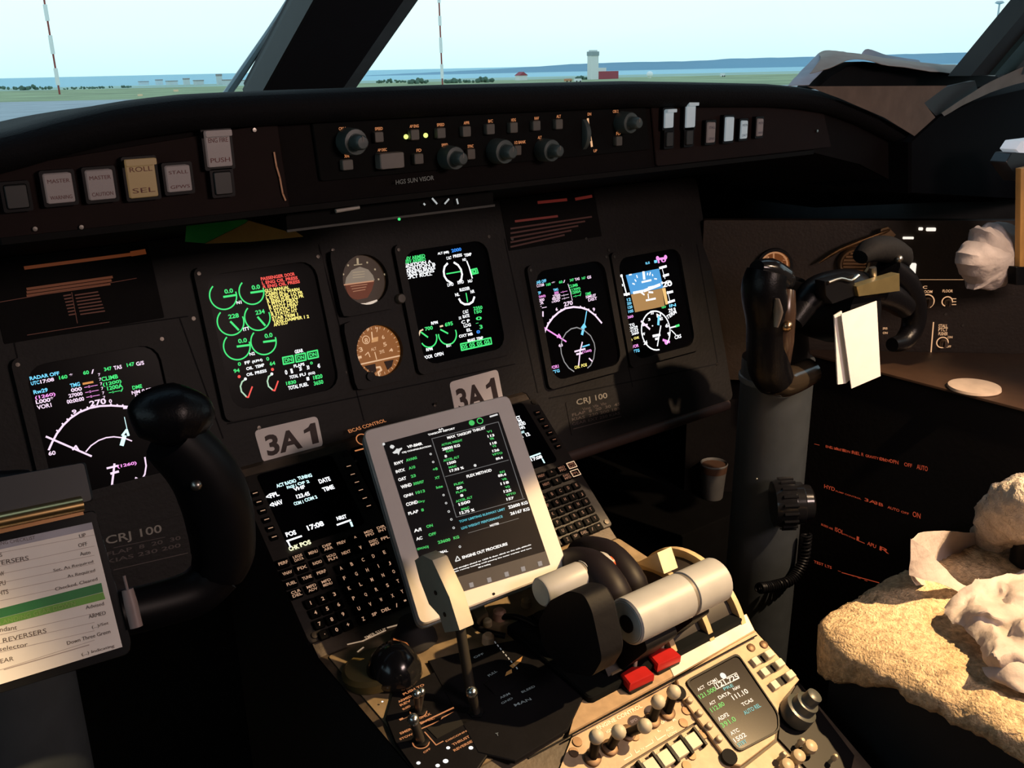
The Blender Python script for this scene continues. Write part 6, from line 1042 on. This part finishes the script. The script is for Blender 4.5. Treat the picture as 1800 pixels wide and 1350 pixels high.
M('pale_text', a_, mat('tuner_pale', (.3, .28, .27), .6, emit=(.85, .8, .76), est=.7), sc_); M('green_text', g_, em('tuner_green', (.12, .72, .12), .8), sc_); M('cyan_text', c_, em('tuner_cyan', (.10, .62, .60), .75), sc_)
b = MB(); b.dot(F7, z(498, 355), 6); M('white_spot', b, em('tuner_white', (1, .95, .9), .9), sc_)  # white dot on the tuner screen
for p in ((142, 612), (250, 748), (355, 886), (462, 1026)): M('line_button', MB().lathe(BF.P(*BF.at(*z(*p), .012), .008), BF.n, [(0, .0042), (.004, .0041), (.005, .003), (.0051, .0001)], 16), mat('tuner_button', (.34, .27, .20), .45), t)
for p, p2 in (((830, 215), (958, 160)), ((925, 332), (1068, 262)), ((1035, 470), (1182, 385))):
    a, b_ = BF.at(*z(*p), .008); a2, b2 = BF.at(*z(*p2), .008); am, bm_ = (a+a2)/2, (b_+b2)/2
    o = M('rocker_switch', MB().rr(BF, am-.014, am+.013, bm_-.005, bm_+.006, .008, .0095, .001, .0003), BLACK, t)
    M('rocker_tab', MB().rr(BF, a-.005, a+.006, b_-.006, b_+.005, .008, .014, .001, .001), CREAM, o); M('rocker_tab', MB().rr(BF, a2-.005, a2+.008, b2-.005, b2+.005, .008, .018, .001, .001), CREAM, o)
for p in ((797, 55), (935, 22)): M('face_screw', MB().lathe(BF.P(*BF.at(*z(*p), .008), .008), BF.n, [(0, .0055), (.0018, .0055), (.003, .003), (.0031, .0001)], 14), SCR, t)
for p in ((20, 530), (570, 1225)): M('fixing_hole', MB().lathe(BF.P(*BF.at(*z(*p), .0085), .004), BF.n, [(0, .0095), (.0045, .0095), (.0046, .0001)], 18), BLACKM, t)
t = T('lower_radio_panel', 'tan panel strip directly below the radio tuning unit', 'panel', BF.P(*BF.at(1330, 1380))); M('panel_plate', MB().prism(BF, ccw([BF.at(*p) for p in ((1306, 1352), (1364, 1306), (1450, 1400), (1390, 1450))]), 0, .003, .0006), TAN, t)
t = T('dark_side_panel', 'black knob panel at the right rear edge of the pedestal', 'panel', BF.P(*BF.at(1420, 1340))); M('panel_plate', MB().prism(BF, ccw([BF.at(*p) for p in ((1372, 1250), (1402, 1200), (1500, 1330), (1480, 1420), (1366, 1300))]), 0, .003, .0006), BLACK, t)
kb = M('tuning_knob', MB().lathe(BF.P(*BF.at(1392, 1262), .003), (BF.n+V((.25, 0, 0))), [(0, .019), (.004, .021), (.018, .020), (.020, .015), (.030, .0145), (.032, .010), (.044, .0095), (.046, .006), (.0461, .0001)], 24), mat('tuning_knob_grey', (.07, .075, .07), .35), t)
for i, (x, y, r) in enumerate(((1424, 1313, .0085), (1403, 1330, .0085), (1383, 1346, .0085), (1408, 1304, .004), (1376, 1328, .004), (1466, 1332, .0035))):
    c = BF.P(*BF.at(x, y, .014), .003); o = M('small_knob', MB().lathe(c, BF.n, [(0, r*.7), (.008, r*.6), (.009, r), (.015, r*.9), (.017, r*.5), (.0171, .0001)], 12), mat('small_knob_cream', (.40, .33, .22), .4), t)

# ================================================================== right seat with sheepskin
t = T('pilot_seat', 'right pilot seat with a shaggy cream sheepskin over a black base', 'seat', (.57, -.9, -1.15))
M('seat_base', MB().box(.290, .81, -1.30, -.63, -1.15, -.375, .01), mat('seat_black', (.008, .008, .009), .8), t)
def fleece(x0, x1, y0, y1, rc, prof, seed, amp, n=220, m=None):
    out = rrect(x0, x1, y0, y1, rc, 14); L = []; per = 0
    for i in range(len(out)):
        a, b = V(out[i]), V(out[(i+1) % len(out)]); k = max(1, int((b-a).length/.006)); L += [a+(b-a)*j/k for j in range(k)]
    cx, cy = (x0+x1)/2, (y0+y1)/2; rows = []
    for ins, zz in prof:
        row = []
        for p in L+[L[0]]:
            q = V((max(x0+ins, min(x1-ins, cx+(p.x-cx)*(1-ins/((x1-x0)/2)))), cy+(p.y-cy)*(1-ins/((y1-y0)/2)))); P_ = V((q.x, q.y, zz))
            front = max(0, 1-abs(q.y-y1)/.12); P_.z -= (.060 if zz < -.362 else .0)*front*max(0, 1-abs(q.x-x0)/.10)
            nn = noise.noise_vector(P_*45+V((seed, 0, 0)))*amp+noise.noise_vector(P_*130+V((seed, 5, 0)))*amp*.55; row.append(P_+nn)
        rows.append(row)
    return MB().grid(rows)
pr = [(.03, -.462), (.012, -.466), (.004, -.458), (.0, -.448), (-.002, -.438), (-.001, -.428), (.002, -.418), (.006, -.410), (.011, -.403), (.018, -.396), (.026, -.391), (.035, -.387), (.045, -.384), (.055, -.382), (.066, -.381), (.08, -.380), (.095, -.380), (.11, -.381), (.125, -.382), (.14, -.384), (.16, -.386), (.18, -.388), (.20, -.389), (.22, -.390), (.24, -.391), (.275, -.391)]
pr = [(.03, -.372), (.012, -.378), (.004, -.374), (.0, -.370), (-.002, -.365), (-.001, -.359), (.002, -.354), (.006, -.350), (.011, -.347), (.018, -.344), (.026, -.342)]+[(.035+.016*i, -.340-.0012*i) for i in range(15)]
fb = fleece(.264, .838, -1.30, -.600, .06, pr, 2.0, .006); M('sheepskin_cover', fb, FLEECE, t, ang=80)
c1 = atY(1735, 985, -.62); c2 = atY(1760, 920, -.66); c3 = atY(1800, 895, -.70); c4 = atY(1850, 900, -.74)
b = MB().tube([c1, c2, c3, c4, c4+V((.08, -.05, -.05))], [.020, .036, .045, .048, .045], 40, 1, 14); b.v = [p+noise.noise_vector(p*60)*.006+noise.noise_vector(p*150)*.004 for p in b.v]
t2 = T('fleece_armrest', 'rounded fleece covered armrest at the right picture edge above the tissue', 'armrest', V((c3.x, c3.y, -1.15)))
M('fleece_roll', b, mat('sheepskin_grey', (.42, .36, .31), .95, noise_=.2, scale=90, bump=1.0, bscale=260), t2, ang=80); M('armrest_post', MB().cyl((c3.x+.03, c3.y, -1.15), (c3.x+.03, c3.y, c3.z-.02), .02), BLACK, t2)
# tissue paper on the seat
def wr(rows, k, amp, fq, seed):
    R = cat(rows, k); return [[p+noise.noise_vector(p*fq+V((seed, 0, 0)))*amp+noise.noise_vector(p*fq*2.7+V((seed, 2, 0)))*amp*.4 for p in r] for r in R]
Y1 = lambda x, y, Y: atY(x, y, Y)
t = T('tissue_paper', 'sheet of thin white paper curling up on the sheepskin seat', 'tissue', Y1(1660, 1040, -.64))
M('standing_sheet', MB().grid(wr([[Y1(1602, 948, -.655), Y1(1618, 937, -.635), Y1(1655, 933, -.625), Y1(1700, 935, -.63), Y1(1750, 938, -.64)], [Y1(1600, 980, -.655), Y1(1616, 970, -.635), Y1(1655, 972, -.625), Y1(1702, 978, -.63), Y1(1748, 982, -.64)], [Y1(1600, 1012, -.66), Y1(1620, 1010, -.64), Y1(1660, 1015, -.63), Y1(1704, 1022, -.635), Y1(1745, 1028, -.645)], [Y1(1610, 1028, -.665), Y1(1630, 1030, -.645), Y1(1670, 1040, -.64), Y1(1708, 1050, -.645), Y1(1750, 1060, -.655)]], 8, .0015, 30, 1), .0006), TISS, t)
M('front_fold', MB().grid(wr([[Y1(1601, 946, -.657), Y1(1624, 962, -.665), Y1(1652, 990, -.672), Y1(1684, 1022, -.680), Y1(1706, 1034, -.690)], [Y1(1599, 985, -.660), Y1(1622, 994, -.668), Y1(1650, 1010, -.676), Y1(1680, 1030, -.684), Y1(1704, 1044, -.694)], [Y1(1598, 1012, -.662), Y1(1622, 1018, -.672), Y1(1650, 1026, -.680), Y1(1678, 1038, -.688), Y1(1702, 1054, -.698)]], 8, .0012, 40, 5), .0006), TISS, t)
rows = []; rng = random.Random(4)
gx = [[(1664, 1068), (1700, 1028), (1740, 1015), (1790, 1008), (1850, 990)], [(1672, 1092), (1706, 1050), (1750, 1050), (1795, 1040), (1860, 1020)], [(1688, 1098), (1722, 1072), (1760, 1080), (1805, 1070), (1870, 1060)], [(1716, 1126), (1745, 1100), (1776, 1112), (1815, 1105), (1880, 1100)], [(1728, 1160), (1750, 1150), (1785, 1150), (1830, 1145), (1890, 1140)], [(1740, 1182), (1765, 1180), (1795, 1185), (1840, 1180), (1900, 1180)]]
for i, r in enumerate(gx): rows.append([atZ(x, y, -.318+(.02*((i*2+j*3) % 4)/3 if 0 < j else -.008)-.012*(i == 5)) for j, (x, y) in enumerate(r)])
M('crumpled_sheet', MB().grid(wr(rows, 9, .006, 42, 9), .0006), TISS, t, ang=30)
rows = [[atZ(x, y, zz) for x, y, zz in r] for r in ([(1728, 1172, -.325), (1765, 1165, -.312), (1810, 1160, -.315), (1870, 1150, -.32)], [(1735, 1190, -.330), (1775, 1192, -.322), (1815, 1190, -.32), (1880, 1190, -.32)], [(1765, 1205, -.333), (1800, 1220, -.330), (1840, 1225, -.33), (1900, 1230, -.33)])]
M('lower_sheet', MB().grid(wr(rows, 9, .003, 30, 14), .0006), TISS, t, ang=30)
# papers on the right end of the glareshield
PAP = mat('map_paper_dim', (.30, .235, .20), .85, noise_=.10, bump=.1); PAPB = mat('map_paper_cool', (.34, .33, .38), .85, noise_=.08)  # white paper, its shade held in these dimmer tones
z = Zm(1300, 60, 3.552)
t = T('folded_maps', 'creased paper sheets with shade painted into their brown, arching over the right end of the glareshield', 'papers', atY(1500, 160, -.25))
M('arched_sheet', MB().grid(wr([[atY(*z(495, 122), -.16), atY(*z(560, 104), -.16), atY(*z(700, 118), -.16), atY(*z(900, 150), -.17), atY(*z(1200, 185), -.20), atY(*z(1600, 205), -.24)], [atY(*z(500, 160), -.24), atY(*z(600, 135), -.24), atY(*z(720, 140), -.24), atY(*z(920, 170), -.25), atY(*z(1220, 205), -.26), atY(*z(1600, 235), -.28)], [atY(*z(440, 250), -.27), atY(*z(560, 215), -.28), atY(*z(720, 158), -.28), atY(*z(930, 195), -.28), atY(*z(1250, 240), -.29), atY(*z(1600, 262), -.30)]], 6, .0016, 25, 3), .0008), PAP, t)
M('left_flap', MB().grid(wr([[atY(*z(495, 122), -.16), atY(*z(560, 108), -.17), atY(*z(640, 135), -.18)], [atY(*z(390, 225), -.20), atY(*z(470, 205), -.21), atY(*z(545, 205), -.22)], [atY(*z(300, 328), -.25), atY(*z(360, 322), -.255), atY(*z(432, 318), -.26)]], 6, .001, 30, 7), .0008), PAPB, t)
M('far_corner', MB().grid(wr([[atY(*z(765, 122), -.10), atY(*z(800, 94), -.10), atY(*z(930, 135), -.10), atY(*z(1120, 165), -.10)], [atY(*z(765, 150), -.11), atY(*z(850, 150), -.11), atY(*z(960, 165), -.11), atY(*z(1130, 185), -.11)]], 4, .0005, 20, 2), .0008), PAPB, t)
M('cavity_fill', MB().prism(Fr((0, -.22, 0), (1, 0, 0), (0, 0, 1)), ccw([(lambda p: (p.x, p.z))(atY(*z(*p), -.22)) for p in ((420, 330), (500, 262), (600, 205), (720, 172), (930, 195), (1250, 245), (1560, 265), (1560, 345), (420, 345))]), -.02, .02, .004), mat('cavity_black', (.006, .006, .007), .8, spec=.1), t)  # added black filler that paints the shade under the arched sheet
Fp = Fr((0, -.335, 0), (1, 0, 0), (0, 0, 1)); M('lower_sheet', MB().prism(Fp, ccw([Fp.at(*z(*p)) for p in ((420, 326), (1295, 322), (1150, 430), (1284, 602), (1240, 650), (1120, 655), (900, 520), (620, 400))]), 0, .0008), mat('map_paper_shadow', (.12, .085, .065), .9, noise_=.15), t)  # shade on the white paper is put into this brown
M('side_strip', MB().grid(wr([[atY(*z(1260, 490), -.34), atY(*z(1380, 410), -.35), atY(*z(1560, 300), -.36), atY(*z(1776, 200), -.38)], [atY(*z(1275, 510), -.34), atY(*z(1420, 430), -.35), atY(*z(1600, 350), -.36), atY(*z(1776, 300), -.38)]], 5, .001, 20, 4), .0008), mat('map_paper_grey', (.16, .16, .15), .9), t)
b = MB(); b.prism(Fp, ccw([Fp.at(*z(*p)) for p in ((1300, 330), (1480, 290), (1500, 360), (1250, 530), (1150, 430))]), -.012, -.002, .001); M('book_cover', b, mat('book_black', (.010, .010, .012), .6), t)
